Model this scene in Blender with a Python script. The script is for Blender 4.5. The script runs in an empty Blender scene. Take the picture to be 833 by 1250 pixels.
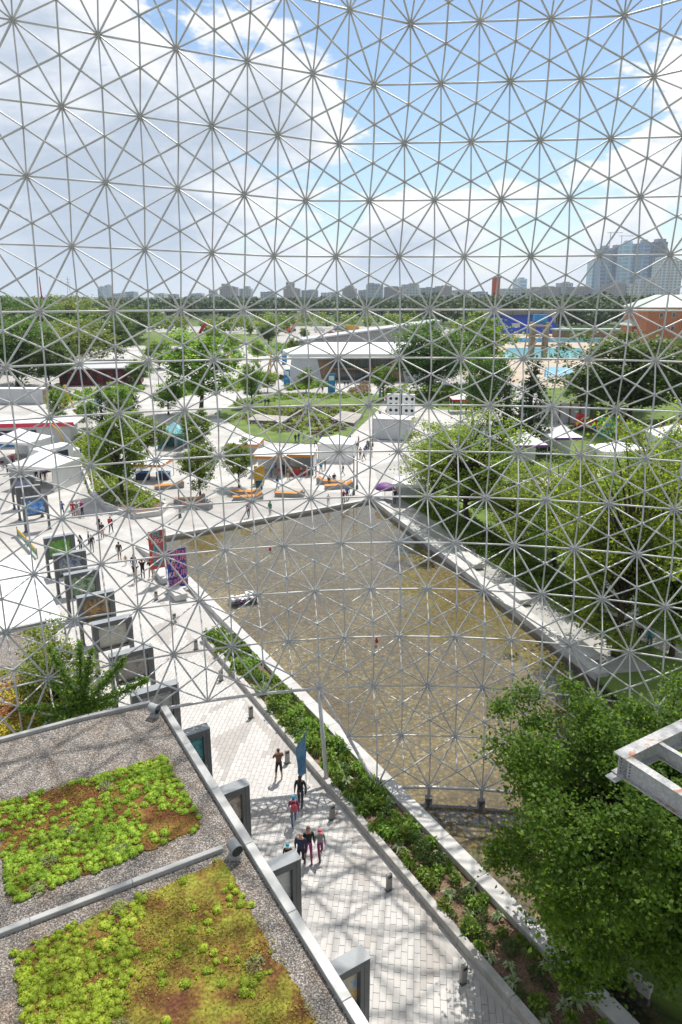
import bpy, bmesh, math, random
import numpy as np
from mathutils import Vector, Matrix, noise as mnoise

# ------------------------------------------------------------------ camera, sky, sun, exposure
SC = bpy.context.scene
COL = SC.collection
R = math.radians
CAM_H = 22.8                      # camera height above the paving (m)
FPX, CX, CY, PITCH = 861.64, 416.5, 595.88, 0.2701

cam_d = bpy.data.cameras.new('camera')
cam = bpy.data.objects.new('camera', cam_d); COL.objects.link(cam)
cam.location = (0, 0, CAM_H); cam.rotation_euler = (math.pi/2 - PITCH, 0, 0)
cam_d.sensor_fit = 'VERTICAL'; cam_d.sensor_height = 36.0; cam_d.sensor_width = 24.0
cam_d.lens = FPX/1250*36; cam_d.shift_y = -(625 - CY)/1250
cam_d.clip_start = 0.2; cam_d.clip_end = 20000
SC.camera = cam

SUN_AZ, SUN_EL = R(18), R(62)     # ahead of the camera, a little to the right, high
SUN_DIR = Vector((math.sin(SUN_AZ)*math.cos(SUN_EL), math.cos(SUN_AZ)*math.cos(SUN_EL), math.sin(SUN_EL)))
sun_d = bpy.data.lights.new('sun', 'SUN'); sun_d.energy = 4.2; sun_d.angle = R(0.53); sun_d.color = (1, .955, .89)
sun = bpy.data.objects.new('sun', sun_d); COL.objects.link(sun)
sun.rotation_euler = SUN_DIR.to_track_quat('Z', 'Y').to_euler(); sun.location = (20, 60, 120)

SC.view_settings.view_transform = 'Standard'; SC.view_settings.look = 'None'
SC.view_settings.exposure = 0.40; SC.view_settings.gamma = 1.0
SC.cycles.use_denoising = True
SC.cycles.max_bounces = 6; SC.cycles.diffuse_bounces = 3; SC.cycles.transparent_max_bounces = 12
SC.cycles.volume_bounces = 0
SC.cycles.caustics_reflective = False; SC.cycles.caustics_refractive = False

def ray(px, py):
    u = (px-CX)/FPX; v = (CY-py)/FPX; c, s = math.cos(PITCH), math.sin(PITCH)
    return Vector((u, c+v*s, -s+v*c))
def G(px, py, z=0.0):             # surveyed point on the level z
    r = ray(px, py); t = (z-CAM_H)/r.z
    return Vector((r.x*t, r.y*t, z))
def S(px, py, Y):                 # surveyed point at the distance Y
    r = ray(px, py); t = Y/r.y
    return Vector((r.x*t, Y, CAM_H+r.z*t))
def HT(px, py, pyt):              # height of an upright standing at (px,py) whose top reaches row pyt
    p = G(px, py); return S(px, pyt, p.y).z

# node helper ---------------------------------------------------------------
class NT:
    def __init__(s, tree): s.t = tree; s.t.nodes.clear()
    def n(s, typ, **kw):
        nd = s.t.nodes.new(typ)
        for k, v in kw.items():
            if k.startswith('i_'):
                key = k[2:]
                nd.inputs[int(key) if key.isdigit() else key.replace('_', ' ')].default_value = v
            else: setattr(nd, k, v)
        return nd
    def l(s, a, b): s.t.links.new(a, b)
    def math(s, op, a, b=None, clamp=False):
        nd = s.n('ShaderNodeMath', operation=op, use_clamp=clamp)
        for i, x in enumerate((a, b)):
            if x is None: continue
            if isinstance(x, (int, float)): nd.inputs[i].default_value = x
            else: s.l(x, nd.inputs[i])
        return nd.outputs[0]
    def mix(s, fac, a, b, blend='MIX'):
        nd = s.n('ShaderNodeMix', data_type='RGBA', blend_type=blend)
        for sock, x in ((nd.inputs[0], fac), (nd.inputs[6], a), (nd.inputs[7], b)):
            if isinstance(x, (int, float)): sock.default_value = x
            elif isinstance(x, tuple): sock.default_value = x if len(x) == 4 else (*x, 1)
            else: s.l(x, sock)
        return nd.outputs[2]
    def ramp(s, fac, stops):
        nd = s.n('ShaderNodeValToRGB'); cr = nd.color_ramp
        while len(cr.elements) > 1: cr.elements.remove(cr.elements[-1])
        for i, (p, c) in enumerate(stops):
            e = cr.elements[0] if i == 0 else cr.elements.new(p)
            e.position = p; e.color = c if len(c) == 4 else (*c, 1)
        s.l(fac, nd.inputs[0]); return nd.outputs[0]
    def smooth(s, x, lo, hi):
        nd = s.n('ShaderNodeMapRange', interpolation_type='SMOOTHSTEP')
        s.l(x, nd.inputs[0]); nd.inputs[1].default_value = lo; nd.inputs[2].default_value = hi
        return nd.outputs[0]

# world: Nishita sky with a layer of cumulus ---------------------------------
world = bpy.data.worlds.new('World'); SC.world = world; world.use_nodes = True
w = NT(world.node_tree)
sky = w.n('ShaderNodeTexSky', sky_type='NISHITA', sun_disc=False, sun_elevation=SUN_EL, sun_rotation=SUN_AZ,
          altitude=30, air_density=1.0, dust_density=0.6, ozone_density=1.0)
tc = w.n('ShaderNodeTexCoord')
D = tc.outputs['Generated']
sep = w.n('ShaderNodeSeparateXYZ'); w.l(D, sep.inputs[0])
zc = w.math('MAXIMUM', sep.outputs[2], 0.0)
mapn = w.n('ShaderNodeMapping'); mapn.inputs['Scale'].default_value = (1, 1, 2.5); mapn.inputs['Location'].default_value = (3.1, .4, .2)
w.l(D, mapn.inputs['Vector'])
def cloud_noise(vec, scale, detail=9.0, rough=.56, dist=.25):
    nd = w.n('ShaderNodeTexNoise'); nd.inputs['Scale'].default_value = scale; nd.inputs['Detail'].default_value = detail
    nd.inputs['Roughness'].default_value = rough; nd.inputs['Distortion'].default_value = dist
    w.l(vec, nd.inputs['Vector']); return nd.outputs['Fac']
def lobe(px, py, width, amp):     # a large bank of cloud (or gap) around one direction
    d = ray(px, py).normalized()
    dp = w.n('ShaderNodeVectorMath', operation='DOT_PRODUCT'); w.l(D, dp.inputs[0]); dp.inputs[1].default_value = d
    x = w.math('SUBTRACT', 1.0, dp.outputs['Value'])
    e = w.math('POWER', math.e, w.math('MULTIPLY', x, -1/(width*width*.5)))
    return w.math('MULTIPLY', e, amp)
base = cloud_noise(mapn.outputs[0], 4.6)
up = w.n('ShaderNodeVectorMath', operation='ADD'); up.inputs[1].default_value = (.02, -.02, .085); w.l(mapn.outputs[0], up.inputs[0])
base_up = cloud_noise(up.outputs[0], 4.6, detail=8.0)
bias = None
for a in ((120, 60, .20, .10), (375, 145, .15, .14), (60, 250, .20, .08), (230, 190, .16, .06), (640, 90, .24, -.26), (455, 20, .085, -.16), (330, -20, .12, -.20), (200, 0, .09, -.12), (560, 200, .12, -.10),
          (820, 110, .10, .12), (520, 275, .24, .08), (760, 265, .15, .12), (250, 310, .22, .08)):
    x = lobe(*a); bias = x if bias is None else w.math('ADD', bias, x)
fine = cloud_noise(mapn.outputs[0], 19.0, detail=6.0, rough=.6)
b2 = w.math('ADD', w.math('MULTIPLY', base, 1.35), w.math('MULTIPLY', fine, .22))
dens = w.math('ADD', w.math('ADD', b2, -.285), bias)
cover = w.smooth(dens, .45, .54)
# light: the side towards the sun is bright, thick undersides are blue-grey
up2 = w.n('ShaderNodeVectorMath', operation='ADD'); up2.inputs[1].default_value = (.03, 0, .10); w.l(mapn.outputs[0], up2.inputs[0])
above = w.math('ADD', w.math('MULTIPLY', cloud_noise(up2.outputs[0], 4.6), 1.35), w.math('MULTIPLY', cloud_noise(up2.outputs[0], 19.0, 6.0, .6), .22))
grad = w.math('SUBTRACT', above, b2)                       # more cloud above than here -> in its shade
sh = w.math('ADD', w.math('MULTIPLY', grad, 1.15), w.math('MULTIPLY', w.math('SUBTRACT', dens, .5), 1.5))
low = w.math('MULTIPLY', w.math('SUBTRACT', 1.0, w.smooth(zc, .02, .17)), .10)   # flat bases seen edge-on towards the horizon
sh = w.math('ADD', w.math('ADD', sh, low), w.math('ADD', lobe(110, 240, .17, .14), lobe(300, 270, .16, .06)))
shade = w.smooth(sh, -.12, .55)
ccol = w.ramp(shade, [(0, (.86, .86, .86)), (.35, (.77, .78, .80)), (.65, (.60, .645, .71)), (1, (.40, .47, .57))])
# distance haze near the horizon
hz = w.smooth(zc, -.04, .085)
ccol = w.mix(hz, (.56, .63, .71), ccol)
cover2 = w.math('ADD', cover, w.math('MULTIPLY', w.math('SUBTRACT', 1.0, w.smooth(zc, -.01, .09)), .8), clamp=True)
skyc = w.mix(1.0, sky.outputs[0], (.098, .106, .108), 'MULTIPLY')
final = w.mix(cover2, skyc, ccol)
bg = w.n('ShaderNodeBackground'); w.l(final, bg.inputs[0]); bg.inputs[1].default_value = 1.0
wo = w.n('ShaderNodeOutputWorld'); w.l(bg.outputs[0], wo.inputs[0])

# ------------------------------------------------------------------ materials
MATS = {}
def mat(name, col, rough=.7, var=.12, scale=3.0, bump=0.0, bscale=None, metal=0.0, col2=None, spec=.4, island=0.0, objrand=0.0, coat=0.0):
    """procedural surface: base colour with cloudy wear between col and col2, fine bump, optional per-piece tint"""
    if name in MATS: return MATS[name]
    m = bpy.data.materials.new(name); m.use_nodes = True; MATS[name] = m
    t = NT(m.node_tree)
    out = t.n('ShaderNodeOutputMaterial'); p = t.n('ShaderNodeBsdfPrincipled')
    p.inputs['Roughness'].default_value = rough; p.inputs['Metallic'].default_value = metal
    p.inputs['Specular IOR Level'].default_value = spec; p.inputs['Coat Weight'].default_value = coat
    geo = t.n('ShaderNodeNewGeometry')
    nz = t.n('ShaderNodeTexNoise'); nz.inputs['Scale'].default_value = scale; nz.inputs['Detail'].default_value = 6; nz.inputs['Roughness'].default_value = .62
    t.l(geo.outputs['Position'], nz.inputs['Vector'])
    c2 = col2 or tuple(x*(1-var*2) for x in col)
    c = t.mix(t.smooth(nz.outputs['Fac'], .3, .72), c2, col)
    if island or objrand:
        r = None
        if island: r = geo.outputs['Random Per Island']; k = island
        if objrand:
            oi = t.n('ShaderNodeObjectInfo'); r2 = oi.outputs['Random']; k = objrand
            r = r2 if r is None else t.math('FRACT', t.math('ADD', r, r2))
        f = t.math('ADD', t.math('MULTIPLY', r, 2*k), 1-k)
        hs = t.n('ShaderNodeHueSaturation'); t.l(f, hs.inputs['Value']); t.l(c, hs.inputs['Color']); c = hs.outputs[0]
    t.l(c, p.inputs['Base Color'])
    if bump:
        bn = t.n('ShaderNodeTexNoise'); bn.inputs['Scale'].default_value = bscale or scale*8; bn.inputs['Detail'].default_value = 5
        t.l(geo.outputs['Position'], bn.inputs['Vector'])
        b = t.n('ShaderNodeBump'); b.inputs['Strength'].default_value = bump; b.inputs['Distance'].default_value = .02
        t.l(bn.outputs['Fac'], b.inputs['Height']); t.l(b.outputs[0], p.inputs['Normal'])
    t.l(p.outputs[0], out.inputs[0])
    return m

def leafmat(name, c1, c2, c3=None, transl=.28, rough=.5, objv=.22):
    m = bpy.data.materials.new(name); m.use_nodes = True; t = NT(m.node_tree)
    out = t.n('ShaderNodeOutputMaterial'); geo = t.n('ShaderNodeNewGeometry'); oi = t.n('ShaderNodeObjectInfo')
    stops = [(0, c1), (.8, c2)] + ([(1, c3)] if c3 else [])
    c = t.ramp(geo.outputs['Random Per Island'], stops)
    nz = t.n('ShaderNodeTexNoise'); nz.inputs['Scale'].default_value = .7; t.l(geo.outputs['Position'], nz.inputs['Vector'])
    hs = t.n('ShaderNodeHueSaturation'); t.l(c, hs.inputs['Color'])
    t.l(t.math('ADD', t.math('ADD', t.math('MULTIPLY', oi.outputs['Random'], objv*2), 1-objv-.25), t.math('MULTIPLY', nz.outputs['Fac'], .5)), hs.inputs['Value'])
    t.l(t.math('ADD', .485, t.math('MULTIPLY', oi.outputs['Random'], .03)), hs.inputs['Hue'])
    p = t.n('ShaderNodeBsdfPrincipled'); p.inputs['Roughness'].default_value = rough; p.inputs['Specular IOR Level'].default_value = .35
    t.l(hs.outputs[0], p.inputs['Base Color'])
    tr = t.n('ShaderNodeBsdfTranslucent'); t.l(t.mix(1.0, hs.outputs[0], (1.7, 1.7, .6), 'MULTIPLY'), tr.inputs[0])
    mx = t.n('ShaderNodeMixShader'); mx.inputs[0].default_value = transl
    t.l(p.outputs[0], mx.inputs[1]); t.l(tr.outputs[0], mx.inputs[2]); t.l(mx.outputs[0], out.inputs[0])
    MATS[name] = m; return m

def facade(name, wall, glass, fw, fh, gap=.35, zoff=0.0):
    """far facades whose single panes cannot be told apart: rows of glazing between wall bands"""
    m = bpy.data.materials.new(name); m.use_nodes = True; t = NT(m.node_tree); MATS[name] = m
    out = t.n('ShaderNodeOutputMaterial'); p = t.n('ShaderNodeBsdfPrincipled')
    geo = t.n('ShaderNodeNewGeometry'); sp = t.n('ShaderNodeSeparateXYZ'); t.l(geo.outputs['Position'], sp.inputs[0])
    fx = t.math('FRACT', t.math('DIVIDE', t.math('ADD', sp.outputs[0], sp.outputs[1]), fw))
    fz = t.math('FRACT', t.math('DIVIDE', sp.outputs[2], fh))
    g = t.math('MULTIPLY', t.math('GREATER_THAN', fx, gap), t.math('GREATER_THAN', fz, gap))
    sn = t.n('ShaderNodeSeparateXYZ'); t.l(geo.outputs['Normal'], sn.inputs[0])
    g = t.math('MULTIPLY', g, t.math('LESS_THAN', t.math('ABSOLUTE', sn.outputs[2]), .5))
    t.l(t.mix(g, wall, glass), p.inputs['Base Color'])
    t.l(t.math('SUBTRACT', .75, t.math('MULTIPLY', g, .45)), p.inputs['Roughness'])
    t.l(p.outputs[0], out.inputs[0]); return m

# ------------------------------------------------------------------ mesh helpers
class MB:
    def __init__(s): s.v = []; s.f = []; s.m = []
    def add(s, vs, fs, mi=0):
        o = len(s.v); s.v += [tuple(x) for x in vs]; s.f += [tuple(i+o for i in f) for f in fs]; s.m += [mi]*len(fs); return s
    def box(s, c, size, rz=0.0, mi=0, M=None):
        x, y, z = (k/2 for k in size); ca, sa = math.cos(rz), math.sin(rz)
        vs = []
        for dz in (-z, z):
            for dx, dy in ((-x, -y), (x, -y), (x, y), (-x, y)):
                vs.append(Vector((c[0]+dx*ca-dy*sa, c[1]+dx*sa+dy*ca, c[2]+dz)))
        if M: vs = [M @ v for v in vs]
        return s.add(vs, [(3, 2, 1, 0), (4, 5, 6, 7), (0, 1, 5, 4), (1, 2, 6, 5), (2, 3, 7, 6), (3, 0, 4, 7)], mi)
    def bbox(s, c, size, b=.02, rz=0.0, mi=0):        # box with chamfered upright and top edges
        x, y, z = (k/2 for k in size); ca, sa = math.cos(rz), math.sin(rz)
        def ring(ix, zz):
            X, Y = x-ix, y-ix; pts = [(-X+b, -Y), (X-b, -Y), (X, -Y+b), (X, Y-b), (X-b, Y), (-X+b, Y), (-X, Y-b), (-X, -Y+b)]
            return [(c[0]+px*ca-py*sa, c[1]+px*sa+py*ca, c[2]+zz) for px, py in pts]
        vs = ring(0, -z)+ring(0, z-b)+ring(b, z)
        fs = [tuple(range(7, -1, -1)), tuple(range(16, 24))]
        for r0 in (0, 8):
            for i in range(8): fs.append((r0+i, r0+(i+1) % 8, r0+8+(i+1) % 8, r0+8+i))
        return s.add(vs, fs, mi)
    def tube(s, p, q, r0, r1=None, n=6, mi=0, cap=True):
        p, q = Vector(p), Vector(q); r1 = r0 if r1 is None else r1
        d = (q-p)
        if d.length < 1e-6: return s
        d.normalize(); a = d.orthogonal().normalized(); b = d.cross(a)
        vs = []
        for c, r in ((p, r0), (q, r1)):
            for i in range(n):
                t = 2*math.pi*i/n; vs.append(c+(a*math.cos(t)+b*math.sin(t))*r)
        fs = [(i, (i+1) % n, n+(i+1) % n, n+i) for i in range(n)]
        if cap: fs += [tuple(range(n-1, -1, -1)), tuple(range(n, 2*n))]
        return s.add(vs, fs, mi)
    def path(s, pts, rs, n=6, mi=0):
        pts = [Vector(p) for p in pts]; rings = []
        ref = None
        for i, p in enumerate(pts):
            d = (pts[min(i+1, len(pts)-1)]-pts[max(i-1, 0)]).normalized()
            a = d.orthogonal().normalized() if ref is None else (ref-d*ref.dot(d)).normalized()
            ref = a; b = d.cross(a)
            rings.append([p+(a*math.cos(2*math.pi*k/n)+b*math.sin(2*math.pi*k/n))*rs[i] for k in range(n)])
        vs = [v for r in rings for v in r]; fs = []
        for i in range(len(pts)-1):
            for k in range(n): fs.append((i*n+k, i*n+(k+1) % n, (i+1)*n+(k+1) % n, (i+1)*n+k))
        fs += [tuple(range(n-1, -1, -1)), tuple(range((len(pts)-1)*n, len(pts)*n))]
        return s.add(vs, fs, mi)
    def prism(s, poly, z0, z1, mi=0, top=True):
        n = len(poly)
        ar = sum(poly[i][0]*poly[(i+1) % n][1]-poly[(i+1) % n][0]*poly[i][1] for i in range(n))
        if ar < 0: poly = poly[::-1]
        vs = [(p[0], p[1], z0) for p in poly]+[(p[0], p[1], z1) for p in poly]
        fs = [tuple(range(n-1, -1, -1)), tuple(range(n, 2*n))]+[(i, (i+1) % n, n+(i+1) % n, n+i) for i in range(n)]
        return s.add(vs, fs, mi)
    def sheet(s, poly, z, mi=0):
        n = len(poly)
        ar = sum(poly[i][0]*poly[(i+1) % n][1]-poly[(i+1) % n][0]*poly[i][1] for i in range(n))
        if ar < 0: poly = poly[::-1]
        return s.add([(p[0], p[1], z) for p in poly], [tuple(range(n))], mi)
    def dome(s, c, r, h, n=8, k=3, mi=0, jit=0.0, rnd=random):
        vs = []; fs = []
        for j in range(k):
            a = (math.pi/2)*j/k
            for i in range(n):
                t = 2*math.pi*(i+.5*j)/n; q = 1+jit*(rnd.random()-.5)
                vs.append((c[0]+r*q*math.cos(a)*math.cos(t), c[1]+r*q*math.cos(a)*math.sin(t), c[2]+h*q*math.sin(a)))
        vs.append((c[0], c[1], c[2]+h))
        for j in range(k-1):
            for i in range(n): fs.append((j*n+i, j*n+(i+1) % n, (j+1)*n+(i+1) % n, (j+1)*n+i))
        for i in range(n): fs.append(((k-1)*n+i, (k-1)*n+(i+1) % n, k*n))
        return s.add(vs, fs, mi)
    def mesh(s, name, mats, smooth=False):
        me = bpy.data.meshes.new(name); me.from_pydata(s.v, [], s.f)
        for m in (mats if isinstance(mats, (list, tuple)) else [mats]): me.materials.append(m)
        if len(set(s.m)) > 1: me.polygons.foreach_set('material_index', s.m)
        if smooth: me.polygons.foreach_set('use_smooth', [True]*len(me.polygons))
        me.update(); return me
    def build(s, name, mats, parent=None, smooth=False, loc=None):
        o = bpy.data.objects.new(name, s.mesh(name, mats, smooth)); COL.objects.link(o)
        if parent: o.parent = parent
        if loc is not None: o.location = loc
        return o

def tag(o, label=None, cat=None, group=None, kind=None):
    if label: o['label'] = label
    if cat: o['category'] = cat
    if group: o['group'] = group
    if kind: o['kind'] = kind
    return o
def thing(name, label, cat, loc=(0, 0, 0), rz=0.0, group=None):
    o = bpy.data.objects.new(name, None); COL.objects.link(o); o.empty_display_size = .3
    o.location = loc; o.rotation_euler = (0, 0, rz); return tag(o, label, cat, group)
def inst(name, me, parent=None, loc=(0, 0, 0), rot=(0, 0, 0), scale=(1, 1, 1)):
    o = bpy.data.objects.new(name, me); COL.objects.link(o); o.location = loc; o.rotation_euler = rot; o.scale = scale
    if parent: o.parent = parent
    return o
def copy_tree(o, parent=None):
    c = o.copy(); COL.objects.link(c); c.parent = parent
    for ch in o.children: copy_tree(ch, c)
    return c
def quads(name, V, m, smooth=False):
    """mesh from an (N,4,3) array of quads"""
    V = np.asarray(V, np.float32); n = len(V)
    me = bpy.data.meshes.new(name); me.vertices.add(n*4); me.loops.add(n*4); me.polygons.add(n)
    me.vertices.foreach_set('co', V.ravel()); me.loops.foreach_set('vertex_index', np.arange(n*4, dtype=np.int32))
    me.polygons.foreach_set('loop_start', np.arange(0, n*4, 4, dtype=np.int32))
    try: me.polygons.foreach_set('loop_total', np.full(n, 4, dtype=np.int32))
    except Exception: pass
    me.materials.append(m); me.update(calc_edges=True); return me
def leaf_quads(P, size, rng, flat=.5, aspect=.55, bend=.15):
    """rhombic, slightly folded leaves of given sizes at points P; flat -> bias to face upwards"""
    n = len(P); nrm = rng.normal(size=(n, 3)); nrm[:, 2] = np.abs(nrm[:, 2])+flat*1.6
    nrm /= np.linalg.norm(nrm, axis=1)[:, None]
    a = rng.normal(size=(n, 3)); a -= nrm*(a*nrm).sum(1)[:, None]; a /= np.linalg.norm(a, axis=1)[:, None]
    b = np.cross(nrm, a); s = (np.broadcast_to(size, (n,))*rng.uniform(.65, 1.35, n))[:, None]
    V = np.empty((n, 4, 3)); V[:, 0] = P-a*s*.5; V[:, 1] = P+b*s*aspect*.5-nrm*s*bend; V[:, 2] = P+a*s*.5; V[:, 3] = P-b*s*aspect*.5-nrm*s*bend
    return V
WD = Vector((-.512, .859, 0))      # along the walkway, away from the camera
WP = Vector((.859, .512, 0))       # across the walkway, to the right
WANG = math.atan2(WP.y, WP.x)
# ================================================================== the setting
def P2(v): return (v[0], v[1])
def rline(s): return Vector((5.68, 23.45, 0))-WD*s            # pond edge of the long wall, s grows towards the camera
POND = [P2(rline(-47.2)), (3.4, 77.3), (15.7, 38.6), (17.6, 31.5), (8.3, 21.9), P2(G(795, 1213)), P2(rline(17))]

M_ground = mat('meadow', (.10, .15, .035), .95, .3, .02, col2=(.07, .10, .03))
def plaza_mat():
    m = bpy.data.materials.new('pale_concrete'); m.use_nodes = True; t = NT(m.node_tree); MATS['pale_concrete'] = m
    out = t.n('ShaderNodeOutputMaterial'); p = t.n('ShaderNodeBsdfPrincipled'); p.inputs['Roughness'].default_value = .8; geo = t.n('ShaderNodeNewGeometry')
    v = t.n('ShaderNodeTexVoronoi'); v.inputs['Scale'].default_value = .085; t.l(geo.outputs['Position'], v.inputs['Vector']); sc = t.n('ShaderNodeSeparateColor'); t.l(v.outputs['Color'], sc.inputs[0])
    br = t.n('ShaderNodeTexBrick'); br.inputs['Scale'].default_value = 1.0; br.inputs['Mortar Size'].default_value = .03; br.inputs['Brick Width'].default_value = 3.0; br.inputs['Row Height'].default_value = 1.5
    mp = t.n('ShaderNodeMapping'); mp.inputs['Rotation'].default_value = (0, 0, .54); t.l(geo.outputs['Position'], mp.inputs[0]); t.l(mp.outputs[0], br.inputs['Vector'])
    nz = t.n('ShaderNodeTexNoise'); nz.inputs['Scale'].default_value = .35; nz.inputs['Detail'].default_value = 7; t.l(geo.outputs['Position'], nz.inputs['Vector'])
    c = t.ramp(sc.outputs[0], [(0, (.51, .495, .47)), (.45, (.48, .465, .445)), (.55, (.38, .365, .345)), (1, (.43, .415, .395))])
    c = t.mix(t.smooth(nz.outputs['Fac'], .38, .62), t.mix(1.0, c, (.84, .83, .81), 'MULTIPLY'), c)
    c = t.mix(t.math('MULTIPLY', br.outputs['Fac'], .45), c, (.28, .27, .255))
    t.l(c, p.inputs['Base Color']); t.l(p.outputs[0], out.inputs[0]); return m
M_conc = plaza_mat()
M_lawn = mat('lawn', (.15, .21, .04), .95, .25, .35, .4, 9, col2=(.085, .135, .028))
M_soil = mat('bark_soil', (.27, .175, .115), .95, .3, 16, .9, 40, col2=(.09, .058, .038))
M_stone = mat('wall_stone', (.56, .55, .53), .75, .08, 1.2, .15, 22, col2=(.42, .41, .395))
M_kerb = mat('kerb_stone', (.50, .485, .455), .8, .1, 2.0, .2, 26, col2=(.36, .345, .32))
M_path = mat('path_gravel', (.45, .42, .37), .9, .12, 2, .2, 30)

tag(MB().sheet([(-4000, -60), (4000, -60), (4000, 4000), (-4000, 4000)], -.62).build('ground', M_ground), kind='structure')
plaza = [P2(rline(17)), P2(rline(-47.2)), (3.4, 77.3), (8, 80), (40, 121), (70, 330), (-150, 330), (-150, -20), (14.5, -20)]
tag(MB().prism(plaza, -.6, 0).build('plaza', M_conc), kind='structure')
W1, W2 = G(664, 1107), G(795, 1213)
park = [(3.4, 77.3), (15.7, 38.6), (17.6, 31.5), (8.3, 21.9), P2(W2), (30, 8), (260, 8), (300, 330), (70.05, 330), (40.05, 121), (8.05, 80)]
tag(MB().prism(park, -.6, .0).build('park_lawn', M_lawn), kind='structure')

# pond bed: pebbles seen through shallow water
m = bpy.data.materials.new('pebble_bed'); m.use_nodes = True; t = NT(m.node_tree); M_bed = m
out = t.n('ShaderNodeOutputMaterial'); p = t.n('ShaderNodeBsdfPrincipled'); p.inputs['Roughness'].default_value = .8
geo = t.n('ShaderNodeNewGeometry')
vo = t.n('ShaderNodeTexVoronoi'); vo.inputs['Scale'].default_value = 6.2; t.l(geo.outputs['Position'], vo.inputs['Vector'])
sc = t.n('ShaderNodeSeparateColor'); t.l(vo.outputs['Color'], sc.inputs[0])
c = t.ramp(sc.outputs[0], [(0, (.10, .072, .02)), (.25, (.175, .13, .038)), (.55, (.25, .195, .068)), (.82, (.31, .25, .11)), (1, (.42, .36, .22))])
nz = t.n('ShaderNodeTexNoise'); nz.inputs['Scale'].default_value = .16; nz.inputs['Detail'].default_value = 4; t.l(geo.outputs['Position'], nz.inputs['Vector'])
c = t.mix(t.smooth(nz.outputs['Fac'], .35, .7), t.mix(1.0, c, (.66, .58, .36), 'MULTIPLY'), c)
c = t.mix(t.smooth(vo.outputs['Distance'], .4, .85), c, (.12, .09, .03))
t.l(c, p.inputs['Base Color'])
b = t.n('ShaderNodeBump'); b.inputs['Strength'].default_value = .6; b.inputs['Distance'].default_value = .06; b.invert = True
t.l(vo.outputs['Distance'], b.inputs['Height']); t.l(b.outputs[0], p.inputs['Normal']); t.l(p.outputs[0], out.inputs[0])
tag(MB().sheet(POND, -.5).build('pond_bed', M_bed), kind='structure')
def watermat(name, tint, refl=1.0, wave=.05, wscale=3.0, ior=1.38, murk=.22, refl_veil_col=(.46, .43, .34)):
    m = bpy.data.materials.new(name); m.use_nodes = True; t = NT(m.node_tree)
    out = t.n('ShaderNodeOutputMaterial'); geo = t.n('ShaderNodeNewGeometry')
    nz = t.n('ShaderNodeTexNoise'); nz.inputs['Scale'].default_value = wscale; nz.inputs['Detail'].default_value = 4; t.l(geo.outputs['Position'], nz.inputs['Vector'])
    b = t.n('ShaderNodeBump'); b.inputs['Strength'].default_value = wave; b.inputs['Distance'].default_value = .2; t.l(nz.outputs['Fac'], b.inputs['Height'])
    fr = t.n('ShaderNodeFresnel'); fr.inputs[0].default_value = ior; t.l(b.outputs[0], fr.inputs['Normal'])
    tr = t.n('ShaderNodeBsdfTransparent'); tr.inputs[0].default_value = (*tint, 1)
    df = t.n('ShaderNodeBsdfDiffuse'); df.inputs[0].default_value = (*refl_veil_col, 1); m0 = t.n('ShaderNodeMixShader'); m0.inputs[0].default_value = murk; t.l(tr.outputs[0], m0.inputs[1]); t.l(df.outputs[0], m0.inputs[2])  # diffuse veil over the clear water, painting in extra pale sky reflection
    gl = t.n('ShaderNodeBsdfGlossy'); gl.inputs['Roughness'].default_value = .03; t.l(b.outputs[0], gl.inputs['Normal'])
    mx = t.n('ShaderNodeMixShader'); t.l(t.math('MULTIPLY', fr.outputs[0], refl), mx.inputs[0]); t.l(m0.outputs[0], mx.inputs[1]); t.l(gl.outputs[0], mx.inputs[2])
    t.l(mx.outputs[0], out.inputs[0]); return m
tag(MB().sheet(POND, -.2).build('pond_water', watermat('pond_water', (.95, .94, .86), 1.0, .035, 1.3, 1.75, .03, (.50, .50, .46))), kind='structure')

# paved walkway: single pavers ------------------------------------------------
M_pav = mat('paver_light', (.53, .512, .488), .75, .05, .8, .1, 30, col2=(.47, .453, .43), island=.045, objrand=.045)
M_pavd = mat('paver_dark', (.41, .385, .36), .75, .06, .8, .1, 30, col2=(.36, .338, .314), island=.05, objrand=.05)
M_joint = mat('paver_joint', (.42, .41, .39), .9, .1, 3)
kerb0 = Vector((5.8, 17.4, 0))
wk = tag(MB().sheet([P2(kerb0-WD*10-WP*.1), P2(kerb0+WD*44-WP*.1), P2(kerb0+WD*44-WP*12.5), P2(kerb0-WD*10-WP*12.5)], .004).build('walkway', M_joint), kind='structure')
wedges = [[G(*q) for q in poly] for poly in (
    [(228, 893), (268, 858), (305, 846), (262, 868)], [(258, 901), (312, 876), (274, 952)], [(321, 922), (343, 886), (372, 925)],
    [(230, 1010), (300, 985), (400, 980), (330, 1010)], [(424, 1160), (462, 1131), (464, 1146)], [(506, 1226), (566, 1164), (516, 1116)], [(566, 1255), (600, 1209), (640, 1262)],
    [(196, 810), (250, 770), (240, 800)], [(180, 770), (226, 745), (205, 790)], [(420, 1050), (470, 1040), (445, 1090)], [(300, 870), (322, 858), (340, 885)])]
def inside(x, y, poly):
    r = False; n = len(poly)
    for i in range(n):
        a, b_ = poly[i], poly[(i+1) % n]
        if (a[1] > y) != (b_[1] > y) and x < (b_[0]-a[0])*(y-a[1])/(b_[1]-a[1])+a[0]: r = not r
    return r
pa = R(-6.5); pu = Vector((math.cos(pa), math.sin(pa), 0)); pv = Vector((-math.sin(pa), math.cos(pa), 0))
PW, PL = .225, .55
spots = []
for i in range(-175, 70):
    for j in range(8, 115):
        c = pu*(i*PW)+pv*(j*PL+(.275 if i % 2 else 0))
        d = (c-kerb0).dot(WP)
        if -12.5 < d < -.16 and 8 < c.y < 58: spots.append((c, any(inside(c.x, c.y, wp) for wp in wedges) or d > -.42))
unit = MB().bbox((0, 0, 0), (PW-.014, PL-.014, .03), .006)
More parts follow.
